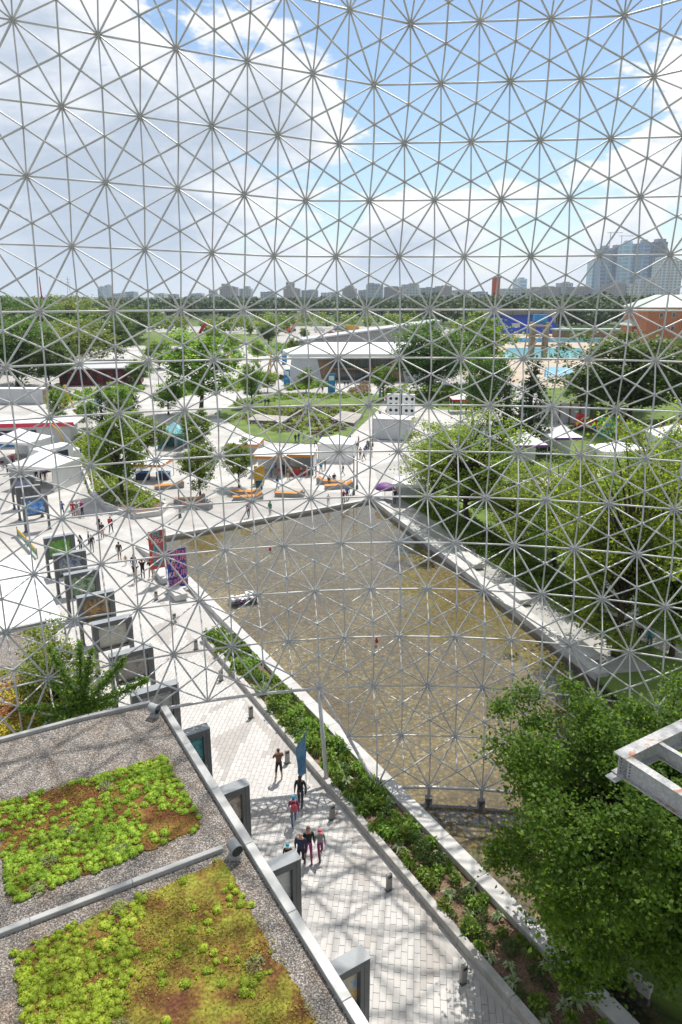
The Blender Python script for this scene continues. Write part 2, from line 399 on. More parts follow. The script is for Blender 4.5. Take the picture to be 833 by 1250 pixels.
me_l, me_d = unit.mesh('paver', M_pav), unit.mesh('paver', M_pavd)
def in_view(c):
    dep = c.y*math.cos(PITCH)+CAM_H*math.sin(PITCH)
    up_ = c.y*math.sin(PITCH)-CAM_H*math.cos(PITCH)
    x, y = CX+FPX*c.x/dep, CY-FPX*up_/dep
    return 230 < x < 640 and y < 1245 and x > (y-865)/1.559+215
near = sorted([q for q in spots if in_view(q[0])], key=lambda q: q[0].y)[:300]
nk = {(round(q[0].x, 3), round(q[0].y, 3)) for q in near}
for c, dk in near: inst('paver', me_d if dk else me_l, wk, (c.x, c.y, .018), (0, 0, pa))
rest = MB()
for c, dk in spots:
    if (round(c.x, 3), round(c.y, 3)) in nk: continue
    a, b_ = pu*(PW/2-.007), pv*(PL/2-.007)
    t_ = [c-a-b_, c+a-b_, c+a+b_, c-a+b_]
    rest.add([(v.x, v.y, .003) for v in t_]+[(v.x, v.y, .033) for v in t_], [(4, 5, 6, 7), (0, 1, 5, 4), (1, 2, 6, 5), (2, 3, 7, 6), (3, 0, 4, 7)], 1 if dk else 0)
tag(rest.build('paving', [M_pav, M_pavd], wk), kind='stuff')

# ================================================================== walls round the pond and planter
def slab_wall(name, label, p0, p1, width, z0, z1, seg, m, piece, over=.0):
    """straight low wall of single blocks with open joints"""
    p0, p1 = Vector(p0), Vector(p1); d = p1-p0; L = d.length; ang = math.atan2(d.y, d.x); n = max(1, round(L/seg))
    th = thing(name, label, 'wall', (p0.x, p0.y, 0), ang)
    me = MB().bbox((0, 0, 0), (L/n-.012, width, z1-z0), .015).mesh(piece, m)
    for i in range(n): inst(piece, me, th, (L/n*(i+.5), 0, (z0+z1)/2))
    MB().box((L/2, 0, (z0+z1)/2-.02), (L, width-.05, z1-z0-.04)).build('core', M_joint, th)
    return th
slab_wall('pond_wall', 'long pale stone coping wall between the planter and the pond', rline(17)-WP*.34, rline(-40)-WP*.34, .68, -.5, .45, 2.4, M_stone, 'coping_slab')
k1 = Vector((-9.2, 43.1, 0))
slab_wall('planter_kerb', 'low grey kerb wall along the walkway in front of the planter', kerb0-WD*10+WP*.15, k1+WP*.15, .3, -.02, .36, 2.6, M_kerb, 'kerb_block')
slab_wall('planter_kerb', 'short kerb wall closing the far end of the planter', k1+WP*.33-WD*.15, k1+WP*2.2-WD*.15, .26, -.02, .36, 2.2, M_kerb, 'kerb_block')
slab_wall('pond_wall', 'pale coping wall on the park side of the pond', (16.1, 38.75, 0), (3.9, 77.3, 0), .95, -.55, .3, 2.6, M_stone, 'coping_slab')
slab_wall('pond_wall', 'short coping wall half hidden under the big maple', (8.5, 21.6, 0), (17.9, 31.2, 0), .5, -.55, .25, 2.4, M_stone, 'coping_slab')
slab_wall('channel_wall', 'pale wall of the dark water channel below the maple', W1+Vector((.15, -.1, 0)), W2, .22, -.55, .3, 2.2, M_kerb, 'wall_block')
slab_wall('pond_edge', 'thin pale kerb along the far shore of the pond', (-18.6, 63.95, 0), (3.3, 77.45, 0), .55, -.55, .12, 2.5, M_stone, 'kerb_slab')
kl = kerb0-WD*10+WP*.3; kr = k1+WP*.3
tag(MB().prism([P2(kl), P2(kr-WD*.3), P2(kr-WD*.3+WP*2.0), P2(kl+WP*2.0)], .001, .16).build('planter_soil', M_soil), kind='structure')

# ================================================================== geodesic dome
DR = 38.1; DC = Vector((3.247, -3.1225, CAM_H-.789)); DAZ = R(-6.136); TB = .268; FQ = 16; TH = math.atan(2)
LATS = [-3.42, -6.86, -10.3, -13.71, -17.15, -20.61, -24.11, -27.64, -31.1, -34.56]
def icv(lat, az): return np.array([math.cos(lat)*math.cos(az), math.cos(lat)*math.sin(az), math.sin(lat)])
la = math.atan(.5); A72 = R(72)
U = [icv(la, A72*j) for j in range(5)]; L_ = [icv(-la, A72*j+A72/2) for j in range(5)]; NP = np.array([0, 0, 1.])
fcs = [(NP, U[j], U[(j+1) % 5]) for j in range(5)]+[(U[j], U[(j+1) % 5], L_[j]) for j in range(5)]+[(U[(j+1) % 5], L_[j], L_[(j+1) % 5]) for j in range(5)]
nodes = []; keyd = {}; tris = []
def node(p):
    p = p/np.linalg.norm(p); k = tuple(np.round(p, 4))
    for dx in (0,):
        if k in keyd: return keyd[k]
    keyd[k] = len(nodes); nodes.append(p); return keyd[k]
def wgt(b): return (1-TB)*b+TB*math.sin(b*TH)/math.sin(TH)
for fi, (A, B, C) in enumerate(fcs):
    idx = {}
    for i in range(FQ+1):
        for j in range(FQ+1-i):
            k = FQ-i-j
            p = wgt(i/FQ)*A+wgt(j/FQ)*B+wgt(k/FQ)*C
            if (5 <= fi < 10 and k > 8) or (fi >= 10 and i < 8): continue      # the icosahedral pattern ends at the equator
            if (5 <= fi < 10 and k == 8) or (fi >= 10 and i == 8): p[2] = 0.0
            idx[i, j] = node(p)
    for i in range(FQ):
        for j in range(FQ-i):
            q = [(i, j), (i+1, j), (i, j+1)]
            if all(x in idx for x in q): tris.append(tuple(idx[x] for x in q))
            if i+j < FQ-1:
                q = [(i+1, j+1), (i+1, j), (i, j+1)]
                if all(x in idx for x in q): tris.append(tuple(idx[x] for x in q))
eq = sorted([i for i, p in enumerate(nodes) if abs(p[2]) < 1e-3], key=lambda i: math.atan2(nodes[i][1], nodes[i][0]) % (2*math.pi))
NE = len(eq)
az0 = math.atan2(nodes[eq[0]][1], nodes[eq[0]][0]) % (2*math.pi)
az0 = round(math.degrees(az0)/4.5)*4.5
rings = [eq]
for j, lt in enumerate(LATS, 1):
    rg = []
    for i in range(NE):
        nodes.append(icv(R(lt), R(az0+4.5*(i+.5*j)))); rg.append(len(nodes)-1)
    rings.append(rg)
OPEN_LO = {8: 12.4, 9: 10.1}
for j in range(10):
    for i in range(NE):
        for tr_ in ((rings[j][i], rings[j][(i+1) % NE], rings[j+1][i]), (rings[j+1][i], rings[j+1][(i+1) % NE], rings[j][(i+1) % NE])):
            if j >= 8:                 # the doorway over the walkway
                c = sum(nodes[k] for k in tr_); a = math.degrees(math.atan2(c[1], c[0]))
                if OPEN_LO[j] < a < 64: continue
            tris.append(tr_)
ca, sa = math.cos(DAZ), math.sin(DAZ)
def dome_pt(p, r=DR):                  # local +x is straight ahead (world +y), local +y is left (world -x)
    x, y = p[0]*ca-p[1]*sa, p[0]*sa+p[1]*ca
    return Vector((DC.x-y*r, DC.y+x*r, DC.z+p[2]*r))
outer = [dome_pt(p) for p in nodes]
inner = []; struts = []; edges = {}
for ti, tr_ in enumerate(tris):
    c = sum(nodes[k] for k in tr_); c = c/np.linalg.norm(c); inner.append(dome_pt(c, DR-.95))
    for a, b_ in ((0, 1), (1, 2), (2, 0)):
        e = tuple(sorted((tr_[a], tr_[b_]))); edges.setdefault(e, []).append(ti)
    for k in tr_: struts.append((outer[k], inner[ti], .035))
for (a, b_), tt in edges.items():
    struts.append((outer[a], outer[b_], .043 if len(tt) == 2 else .075))
    if len(tt) == 2: struts.append((inner[tt[0]], inner[tt[1]], .040))
def project(P):
    c, s = math.cos(PITCH), math.sin(PITCH); z = P.z-CAM_H
    dep = P.y*c-z*s
    if dep < 1: return None
    return CX+FPX*P.x/dep, CY-FPX*(P.y*s+z*c)/dep, dep
def size_px(a, b_):
    p, q = project(a), project(b_)
    if not p or not q: return 0
    if not all(5 < k[0] < 828 and 5 < k[1] < 1245 for k in (p, q)): return 0
    return math.hypot(p[0]-q[0], p[1]-q[1])
M_steel = mat('dome_steel', (.60, .60, .595), .36, .06, .8, .05, 20, col2=(.45, .45, .44), spec=.6)
M_hub = mat('dome_hub_steel', (.45, .45, .445), .45, .08, 2)
dome = thing('geodesic_dome', 'huge open grey steel lattice sphere that fills the view', 'dome', (DC.x, DC.y, 0))
sz = [size_px(a, b_) for a, b_, r_ in struts]
order = sorted(range(len(struts)), key=lambda i: -sz[i]); big = set(order[:300])
ucyl = {}
for r_ in (.035, .043, .037, .075):
    ucyl[r_] = MB().tube((0, 0, -.5), (0, 0, .5), r_, n=8).mesh('strut', M_steel, True)
fr = MB()
off = Vector((DC.x, DC.y, 0))
for i, (a, b_, r_) in enumerate(struts):
    if i in big:
        o = inst('strut', ucyl[r_], dome, (a+b_)/2-off)
        o.rotation_euler = (b_-a).to_track_quat('Z', 'Y').to_euler(); o.scale = (1, 1, (b_-a).length)
    else: fr.tube(a-off, b_-off, r_, n=6, cap=False)
tag(fr.build('lattice', M_steel, dome, True), kind='stuff')
used = set(k for t_ in tris for k in t_)
hub = MB()
for s_ in (-1, 1): hub.tube((0, 0, 0), (0, 0, .07*s_), .088, .066, 10)
hub.tube((0, 0, -.10), (0, 0, .10), .055, n=8)
hme = hub.mesh('hub', M_hub)
iv = MB().tube((0, 0, -.07), (0, 0, .07), .075, n=8).mesh('hub', M_hub)
vis = [(outer[k], hme) for k in used if size_px(outer[k], outer[k]+Vector((0, 0, .1))) > 0]
for P, me in vis[:300]:
    o = inst('hub', me, dome, P-off); o.rotation_euler = (P-DC).to_track_quat('Z', 'Y').to_euler()
hs = MB()
for P in inner:
    d = (P-DC).normalized(); hs.tube(P-off-d*.06, P-off+d*.06, .052, n=6)
tag(hs.build('inner_hub_cluster', M_hub, dome, True), kind='stuff')
base_me = MB().tube((0, 0, -1.0), (0, 0, 0), .11, .07, 8).mesh('base_post', M_hub)
plinth = MB().box((0, 0, -.33), (.3, .3, .36)).mesh('base_plinth', mat('plinth_dark', (.26, .25, .24), .8, .2, 3))
for i in rings[10]:
    if i in used:
        P = outer[i]
        if P.y > 15 and abs(P.x-DC.x) < 24:
            o = inst('base_post', base_me, dome, P-off); inst('base_plinth', plinth, o, (0, 0, -.37))
prop = MB()
n13 = min((k for k in rings[8]), key=lambda k: (project(outer[k])[0]-388.6)**2+(project(outer[k])[1]-838)**2 if project(outer[k]) else 1e9)
foot = G(399, 951, .3)
prop.path([outer[n13]-off, (outer[n13]+foot)/2-off, foot-off], [.09, .1, .11], 8)
prop.build('prop_post', M_steel, dome, True)
# ================================================================== picture stands along the walkway
M_frame = mat('stand_metal', (.115, .122, .125), .5, .12, 2.0, .08, 30, spec=.5)
M_frame2 = mat('stand_top_metal', (.28, .30, .315), .45, .1, 1.5, .05, 20)
M_glassd = mat('dark_glass', (.03, .035, .04), .15, .1, 1)
def picmat(name, cols, scale=2.5, dist=1.5):
    m = bpy.data.materials.new(name); m.use_nodes = True; t = NT(m.node_tree)
    out = t.n('ShaderNodeOutputMaterial'); p = t.n('ShaderNodeBsdfPrincipled'); p.inputs['Roughness'].default_value = .35
    co = t.n('ShaderNodeTexCoord'); nz = t.n('ShaderNodeTexNoise'); nz.inputs['Scale'].default_value = scale; nz.inputs['Detail'].default_value = 8; nz.inputs['Distortion'].default_value = dist
    t.l(co.outputs['Object'], nz.inputs['Vector'])
    n = len(cols); t.l(t.ramp(nz.outputs['Fac'], [(.28+.44*i/(n-1), c) for i, c in enumerate(cols)]), p.inputs['Base Color'])
    t.l(p.outputs[0], out.inputs[0]); return m
pics = [ # nearest first: (colours, words)
    ([(.05, .10, .2), (.2, .35, .5), (.55, .40, .15), (.35, .2, .06)], 'nearest picture stand, blue and ochre picture, beside the roof corner'),
    ([(.35, .38, .38), (.5, .52, .5), (.3, .33, .33)], 'picture stand with a pale grey picture, behind the walking family'),
    ([(.05, .05, .05), (.3, .24, .16), (.5, .45, .38), (.1, .12, .13)], 'picture stand with a brown mottled picture, second nearest beyond the family'),
    ([(.01, .06, .07), (.03, .2, .23), (.1, .35, .36), (.02, .07, .08)], 'picture stand with a dark teal picture, level with the man in brown'),
    ([(.1, .1, .1), (.4, .4, .4), (.2, .2, .2)], 'picture stand with a black and white picture, behind the roof corner light'),
    ([(.12, .11, .10), (.3, .27, .25), (.2, .18, .17)], 'picture stand with a dim brownish picture, beside the spiky tree'),
    ([(.3, .3, .26), (.5, .47, .4), (.42, .36, .28)], 'picture stand with a washed-out beige landscape picture'),
    ([(.05, .055, .05), (.09, .09, .08), (.5, .24, .02), (.07, .07, .06)], 'picture stand with orange foliage on a dark picture'),
    ([(.02, .06, .02), (.1, .2, .06), (.4, .46, .36), (.04, .12, .04)], 'picture stand with a dense green leaf picture'),
    ([(.03, .05, .1), (.1, .14, .25), (.35, .36, .33), (.3, .26, .14)], 'picture stand with a dusky blue landscape picture'),
    ([(.04, .16, .02), (.13, .34, .05), (.35, .5, .15)], 'picture stand with a bright green meadow picture, far end of the long row'),
    None, None,
    ([(.02, .1, .35), (.06, .25, .6), (.75, .8, .85)], 'picture stand with a white peak on blue, nearest of the left trio'),
    ([(.05, .05, .05), (.12, .12, .12), (.2, .2, .19)], 'picture stand with a dark picture, middle of the left trio'),
    ([(.08, .1, .16), (.3, .3, .4), (.15, .16, .2)], 'picture stand with a mauve picture, farthest of the left trio')]
def picture_stand(n):
    pic, lab = pics[n]
    c = Vector((.63, 17.15, 0))+Vector((-2.3, 3.87, 0))*n-WP*1.2-WD*.27
    th = thing('picture_stand', lab, 'display stand', c, WANG, 'picture stands beside the walkway')
    for sx in (-1, 1):
        o = MB().bbox((sx*1.09, 0, 1.75), (.20, .5, 3.5), .015).build('post', M_frame, th)
        MB().bbox((sx*1.09, 0, .04), (.34, .66, .06), .01).build('base_plate', M_frame, o)
    MB().bbox((0, 0, 3.415), (1.97, .52, .17), .012).build('top_beam', M_frame, th)
    MB().box((0, 0, 3.512), (2.40, .53, .02)).build('cap', M_frame2, th)
    hb = MB()
    hb.box((0, .1, 2.48), (1.97, .24, 1.69)); hb.box((-.92, -.13, 2.48), (.13, .22, 1.69)); hb.box((.92, -.13, 2.48), (.13, .22, 1.69))
    hb.box((0, -.13, 1.70), (1.71, .22, .13)); hb.box((0, -.13, 3.265), (1.71, .22, .12))
    hb.build('housing', M_frame, th)
    MB().box((0, -.035, 2.485), (1.70, .02, 1.43)).build('picture', picmat('picture_print_%02d' % n, pic), th)
for n in range(len(pics)):
    if pics[n]: picture_stand(n)

# ================================================================== bollards
bol = thing('bollard', '', 'bollard', (0, 0, 0))
MB().bbox((0, 0, .37), (.24, .13, .74), .02).build('shaft', mat('bollard_zinc', (.30, .29, .275), .45, .1, 3, .05, 20, metal=.3), bol)
MB().bbox((0, 0, .012), (.34, .24, .022), .004).build('base_plate', M_frame, bol)
MB().box((0, -.067, .62), (.16, .012, .10)).build('light_slot', M_glassd, bol)
bl = ['slim grey bollard nearest the bottom edge of the picture', 'slim grey bollard on the paving behind the walking family, to its right', 'slim grey bollard right of the child with the pink backpack',
      'slim grey bollard just beside the man in brown', 'slim grey bollard before the man in brown, by the kerb', 'slim grey bollard by the far end of the planter kerb', 'slim grey bollard just past the end of the planter',
      'slim grey bollard between planter and banners', 'slim grey bollard farthest away, near the blue banner']
for i in range(9):
    o = bol if i == 0 else copy_tree(bol)
    o.location = Vector((4.2, 18.8, .034))+Vector((-2.3, 3.9, 0))*i; o.rotation_euler = (0, 0, WANG+R(4*((i*7) % 3-1)))
    tag(o, bl[i], None, 'bollards lining the walkway')

# ================================================================== museum building with planted roof
RZ = 9.0
C0 = G(200, 866, RZ)
far_edge = [G(184, 859.5, RZ), G(109, 876, RZ), G(0, 905, RZ), G(-120, 940, RZ)]
poly = [P2(C0), P2(C0-WD*17), P2(C0-WD*17-WP*14)]+[P2(v) for v in far_edge[::-1]]
bld = thing('museum_building', 'flat-roofed building in the near corner with gravel and sedum beds on top', 'building', (C0.x, C0.y, 0))
def loc(v): return (v[0]-C0.x, v[1]-C0.y) if len(v) == 2 else Vector((v[0]-C0.x, v[1]-C0.y, v[2]))
lp = [loc(q) for q in poly]
MB().prism([(x*.985, y*.985) for x, y in lp], 0, RZ-.12).build('wall', mat('museum_wall', (.42, .42, .41), .6, .08, .8), bld)
# gravel deck
m = bpy.data.materials.new('roof_gravel'); m.use_nodes = True; t = NT(m.node_tree); M_gravel = m
out = t.n('ShaderNodeOutputMaterial'); p = t.n('ShaderNodeBsdfPrincipled'); p.inputs['Roughness'].default_value = .9
geo = t.n('ShaderNodeNewGeometry'); vo = t.n('ShaderNodeTexVoronoi'); vo.inputs['Scale'].default_value = 30; t.l(geo.outputs['Position'], vo.inputs['Vector'])
sc_ = t.n('ShaderNodeSeparateColor'); t.l(vo.outputs['Color'], sc_.inputs[0])
c = t.ramp(sc_.outputs[0], [(0, (.10, .08, .065)), (.35, (.21, .185, .16)), (.7, (.31, .28, .25)), (1, (.47, .445, .41))])
nz = t.n('ShaderNodeTexNoise'); nz.inputs['Scale'].default_value = 1.1; nz.inputs['Detail'].default_value = 5; t.l(geo.outputs['Position'], nz.inputs['Vector'])
c = t.mix(t.smooth(nz.outputs['Fac'], .45, .75), c, t.mix(1.0, c, (.9, .78, .66), 'MULTIPLY'))
c = t.mix(t.smooth(vo.outputs['Distance'], .4, .8), c, (.08, .07, .06))
t.l(c, p.inputs['Base Color']); b = t.n('ShaderNodeBump'); b.invert = True; b.inputs['Strength'].default_value = .8; b.inputs['Distance'].default_value = .02
t.l(vo.outputs['Distance'], b.inputs['Height']); t.l(b.outputs[0], p.inputs['Normal']); t.l(p.outputs[0], out.inputs[0])
roof = MB().prism(lp, RZ-.12, RZ-.02).build('roof', M_gravel, bld)
M_cap = mat('parapet_metal', (.44, .44, .43), .42, .1, 1.2, .06, 18, metal=.25, col2=(.33, .33, .32))
def strip(a, b_, wdt, h, z, name, side=0, m=M_cap, parent=bld):
    a, b_ = Vector(a), Vector(b_); d = (b_-a); ang = math.atan2(d.y, d.x); n = max(1, round(d.length/2.5))
    for i in range(n):
        q = a+d*((i+.5)/n); q = q+Vector((-math.sin(ang), math.cos(ang), 0))*side
        o = MB().bbox((0, 0, 0), (d.length/n-.006, wdt, h), .012).build(name, m, parent)
        o.location = (q.x-C0.x, q.y-C0.y, z); o.rotation_euler = (0, 0, ang)
strip(C0, C0-WD*17, .24, .22, RZ+.03, 'parapet_cap')
strip(far_edge[0], far_edge[1], .15, .16, RZ+.03, 'parapet_cap'); strip(far_edge[1], far_edge[2], .15, .16, RZ+.03, 'parapet_cap'); strip(far_edge[2], far_edge[3], .15, .16, RZ+.03, 'parapet_cap')
da, db = G(0, 1141, RZ), G(272, 1037, RZ)
strip(db, db+(da-db)*2.2, .15, .13, RZ+.04, 'divider')
# floodlights on the roof
def floodlight(px, py, label, face):
    q = G(px, py, RZ)
    th = thing('floodlight', label, 'floodlight', (q.x, q.y, RZ-.02))
    MB().bbox((0, 0, .06), (.30, .22, .12), .01).build('base', M_cap, th)
    MB().box((0, 0, .17), (.06, .12, .12)).build('bracket', M_cap, th)
    d = Vector(face).normalized(); c = Vector((0, 0, .32))
    bd = MB().tube(c-d*.17, c+d*.12, .15, n=20).build('housing', mat('lamp_grey', (.33, .335, .34), .4, .08, 4), th, False)
    rim = MB().tube(c+d*.12, c+d*.16, .168, n=20).build('rim', M_frame2, bd)
    MB().tube(c+d*.161, c+d*.172, .145, n=20).build('lens', M_glassd, bd)
floodlight(287, 1046, 'round grey floodlight on a bracket at the end of the roof divider', (.55, -.75, -.1))
floodlight(189, 874, 'round grey floodlight at the far corner of the planted roof', (.9, -.4, -.1))

# sedum beds ---------------------------------------------------------------
rng = np.random.default_rng(7); random.seed(7)
beds = [[G(*q, RZ) for q in ((198, 925), (247, 1011), (17, 1099), (-4, 984))],
        [G(*q, RZ) for q in ((270, 1050), (395, 1268), (60, 1400), (21, 1163))]]
def moss_mat(nm, stops):
    m = bpy.data.materials.new(nm); m.use_nodes = True; t = NT(m.node_tree)
    out = t.n('ShaderNodeOutputMaterial'); p = t.n('ShaderNodeBsdfPrincipled'); p.inputs['Roughness'].default_value = .95
    geo = t.n('ShaderNodeNewGeometry')
    n1 = t.n('ShaderNodeTexNoise'); n1.inputs['Scale'].default_value = 1.6; n1.inputs['Detail'].default_value = 7; t.l(geo.outputs['Position'], n1.inputs['Vector'])
    n2 = t.n('ShaderNodeTexNoise'); n2.inputs['Scale'].default_value = 14; n2.inputs['Detail'].default_value = 6; t.l(geo.outputs['Position'], n2.inputs['Vector'])
    c = t.ramp(n1.outputs['Fac'], stops)
    c = t.mix(t.smooth(n2.outputs['Fac'], .35, .65), t.mix(1.0, c, (.5, .45, .4), 'MULTIPLY'), c)
    t.l(c, p.inputs['Base Color']); b = t.n('ShaderNodeBump'); b.inputs['Strength'].default_value = 1; b.inputs['Distance'].default_value = .03
    t.l(n2.outputs['Fac'], b.inputs['Height']); t.l(b.outputs[0], p.inputs['Normal']); t.l(p.outputs[0], out.inputs[0]); return m
M_moss = [moss_mat('sedum_rust', [(.3, (.11, .032, .012)), (.45, (.19, .075, .018)), (.6, (.24, .15, .025)), (.75, (.27, .25, .03))]), moss_mat('sedum_olive_mat', [(.3, (.14, .05, .018)), (.44, (.21, .12, .022)), (.55, (.26, .23, .028)), (.72, (.29, .34, .035))])]
M_sed = leafmat('sedum_lime', (.20, .31, .018), (.34, .45, .035), (.40, .48, .05), .2, .6, 0)
M_sprig = [leafmat('sedum_sprig_rust', (.15, .05, .015), (.26, .15, .03), (.34, .36, .05), .15, .7, 0), leafmat('sedum_sprig', (.22, .10, .02), (.30, .30, .03), (.38, .44, .04), .15, .7, 0)]
M_grey = leafmat('sedum_grey', (.22, .24, .10), (.32, .34, .17), None, .15, .7, 0)
def rand_in(poly, n):
    xs = [q.x for q in poly]; ys = [q.y for q in poly]; o = []
    while len(o) < n:
        x, y = random.uniform(min(xs), max(xs)), random.uniform(min(ys), max(ys))
        if inside(x, y, poly): o.append((x, y))
    return o
wide = [[sum(b_, Vector())/4+(q-sum(b_, Vector())/4)*1.035 for q in b_] for b_ in beds]
for bi, bed in enumerate(beds):
    c0 = sum(bed, Vector())/4
    bb = MB()
    # ragged outline
    ring_ = []
    for i in range(4):
        a, b_ = bed[i], bed[(i+1) % 4]
        for k in range(34):
            q = a.lerp(b_, k/34); nn = mnoise.noise((q.x*1.7, q.y*1.7, bi)); ring_.append(q+(q-c0).normalized()*(nn*.16+.10*mnoise.noise((q.x*6, q.y*6, bi+4))))
    bb.prism([P2(q) for q in ring_], RZ-.019, RZ+.006)
    tag(bb.build('sedum_mat', M_moss[bi]), ('olive and rust-brown sedum carpet on the far roof bed', 'yellow-green sedum carpet on the near roof bed')[bi], 'sedum', kind='stuff')
    lump = MB(); Pq = []; Sq = []
    for (x, y) in rand_in(wide[bi], (1900, 1900)[bi]):
        n1 = mnoise.noise((x*.9+5*bi, y*.9, 3.3)); 
        pr = G(0, 0, 0)
        if bi == 0: dens = .50+n1*1.0+.5*max(0, 1-((x-bed[2].x)**2+(y-bed[2].y)**2)**.5/3.2)
        else:
            q = project(Vector((x, y, RZ))); dens = .16+n1*.7+(.75 if q[0] < 165+.25*(1150-q[1]) else -.15)
        if random.random() > dens: continue
        r_ = random.choice((.03, .04, .05, .06, .075, .09, .11)); h_ = r_*.75
        lump.dome((x, y, RZ+.015), r_, h_, 9, 3, jit=.28)
        k = int(14+900*r_*r_*4)
        u = rng.normal(size=(k, 3)); u[:, 2] = np.abs(u[:, 2]); u /= np.linalg.norm(u, axis=1)[:, None]
        Pq.append(u*np.array([r_, r_, h_])*rng.uniform(.9, 1.12, (k, 1))+np.array([x, y, RZ+.02]))
    V = leaf_quads(np.vstack(Pq), .042, rng, .25, .8)
    tag(lump.build('sedum_cushions', M_sed, None, True), ('lime green sedum cushions dotted over the far roof bed', 'lime green sedum cushions on the left of the near roof bed')[bi], 'sedum', kind='stuff')
    tag(inst('sedum_cushion_leaves', quads('sedum_cushion_leaves', V, M_sed)), ('fleshy lime leaf tips on the far bed cushions', 'fleshy lime leaf tips on the near bed cushions')[bi], 'sedum', kind='stuff')
    pts = np.array(rand_in([c0+(q-c0)*1.05 for q in bed], 15000)); P3 = np.column_stack([pts, np.full(len(pts), RZ+.02)+rng.uniform(0, .025, len(pts))])
    nn = np.array([mnoise.noise((x*.6+3, y*.6, 9.1+bi)) for x, y in pts])
    keep = nn+rng.normal(0, .25, len(pts)) > (.02 if bi else .0)
    tag(inst('sedum_sprigs', quads('sedum_sprigs', leaf_quads(P3[keep], .05, rng, .3, .5), M_sprig[bi])), ('rusty sedum sprigs over the far roof bed', 'mossy sedum sprigs over the near roof bed')[bi], 'sedum', kind='stuff')
    Pg = []
    for (x, y) in rand_in(bed, 5):
        k = 160; a = rng.uniform(0, 6.28, k); q = np.sqrt(rng.uniform(0, 1, k))*.22
        Pg.append(np.column_stack([x+np.cos(a)*q, y+np.sin(a)*q, RZ+.05+.05*(1-(q/.22)**2)]))
    tag(inst('sedum_patches', quads('sedum_patches', leaf_quads(np.vstack(Pg), .045, rng, .3, .8), M_grey)), ('pale grey-green sedum patches on the far roof bed', 'pale grey-green sedum patches on the near roof bed')[bi], 'sedum', kind='stuff')

# ================================================================== low annex with coloured sedum roof
dk = lambda s, d, z=0: kerb0+WD*s+WP*d+Vector((0, 0, z))          # walkway frame: s along, d across (kerb = 0)
ann = thing('annex_building', 'low annex with a gravel roof patched in yellow and red sedum', 'building', dk(14, -9.3))
aM = ann.location.copy()
ap = [dk(11.5, -9.2), dk(30.4, -9.2), dk(30.4, -24), dk(11.5, -24)]
MB().prism([(q.x-aM.x, q.y-aM.y) for q in ap], 0, 3.5).build('wall', MATS['museum_wall'], ann)
ri = [dk(11.7, -9.4), dk(30.2, -9.4), dk(30.2, -23.8), dk(11.7, -23.8)]
rf = MB().prism([(q.x-aM.x, q.y-aM.y) for q in ri], 3.5, 3.6).build('roof', M_gravel, ann)
for (a, b_) in ((0, 1), (1, 2)):
    u, v = ap[a], ap[b_]; d = v-u; o = MB().bbox((0, 0, 0), (d.length, .22, .3), .012).build('parapet_cap', M_cap, ann)
    o.location = ((u+v)/2-aM)+Vector((0, 0, 3.68)); o.rotation_euler = (0, 0, math.atan2(d.y, d.x))
M_yel = leafmat('sedum_yellow', (.30, .28, .02), (.55, .43, .02), (.62, .52, .03), .1, .7, 0)
M_red = leafmat('sedum_red', (.22, .06, .02), (.34, .11, .04), None, .1, .7, 0)
M_olv = leafmat('sedum_olive', (.16, .19, .02), (.26, .27, .03), None, .1, .7, 0)
for mm_, cat_, cs in ((M_yel, 'yellow flowering sedum patches on the low annex roof', ((50, 872, 1.6), (22, 845, .9), (70, 845, .8), (12, 890, .7))), (M_red, 'rust-red sedum patches on the low annex roof', ((25, 838, .8), (12, 868, .9), (28, 880, .5))),
                      (M_olv, 'olive sedum patches on the low annex roof', ((58, 790, .9), (40, 770, .5), (35, 885, 1.2), (60, 815, .8), (4, 822, .4)))):
    Pg = []
    for x, y, r_ in cs:
        q = G(x, y, 3.62); k = int(900*r_*r_); a = rng.uniform(0, 6.28, k); rr_ = np.abs(rng.normal(0, .55, k))*r_*1.5
        Pg.append(np.column_stack([q.x+np.cos(a)*rr_, q.y+np.sin(a)*rr_, np.full(k, 3.63)+rng.uniform(0, .06, k)]))
    tag(inst('sedum_patches', quads('sedum_patches', leaf_quads(np.vstack(Pg), .13, rng, .6, .8), mm_)), cat_, 'sedum', kind='stuff')
# white membrane canopy beyond it
can = thing('canopy', 'flat white membrane canopy left of the picture stands', 'canopy', dk(28, -10))
cM = can.location.copy()
cp = [dk(30.9, -8.2), dk(44.5, -8.2), dk(44.5, -24), dk(30.9, -24)]
M_white = mat('white_membrane', (.74, .74, .73), .55, .04, .6)
cb = MB(); n_ = 8
for i in range(n_+1):
    for j in range(n_+1):
        q = cp[0].lerp(cp[1], i/n_).lerp(cp[3].lerp(cp[2], i/n_), j/n_); cb.v.append((q.x-cM.x, q.y-cM.y, 3.2+.5*math.sin(math.pi*j/n_)*math.sin(math.pi*i/n_)))
for i in range(n_):
    for j in range(n_): cb.f.append((i*(n_+1)+j, (i+1)*(n_+1)+j, (i+1)*(n_+1)+j+1, i*(n_+1)+j+1)); cb.m.append(0)
cb.build('membrane', M_white, can, True)
for i in range(4): MB().tube((cp[i].x-cM.x, cp[i].y-cM.y, 0), (cp[i].x-cM.x, cp[i].y-cM.y, 3.2), .06, n=8).build('pole', M_cap, can)

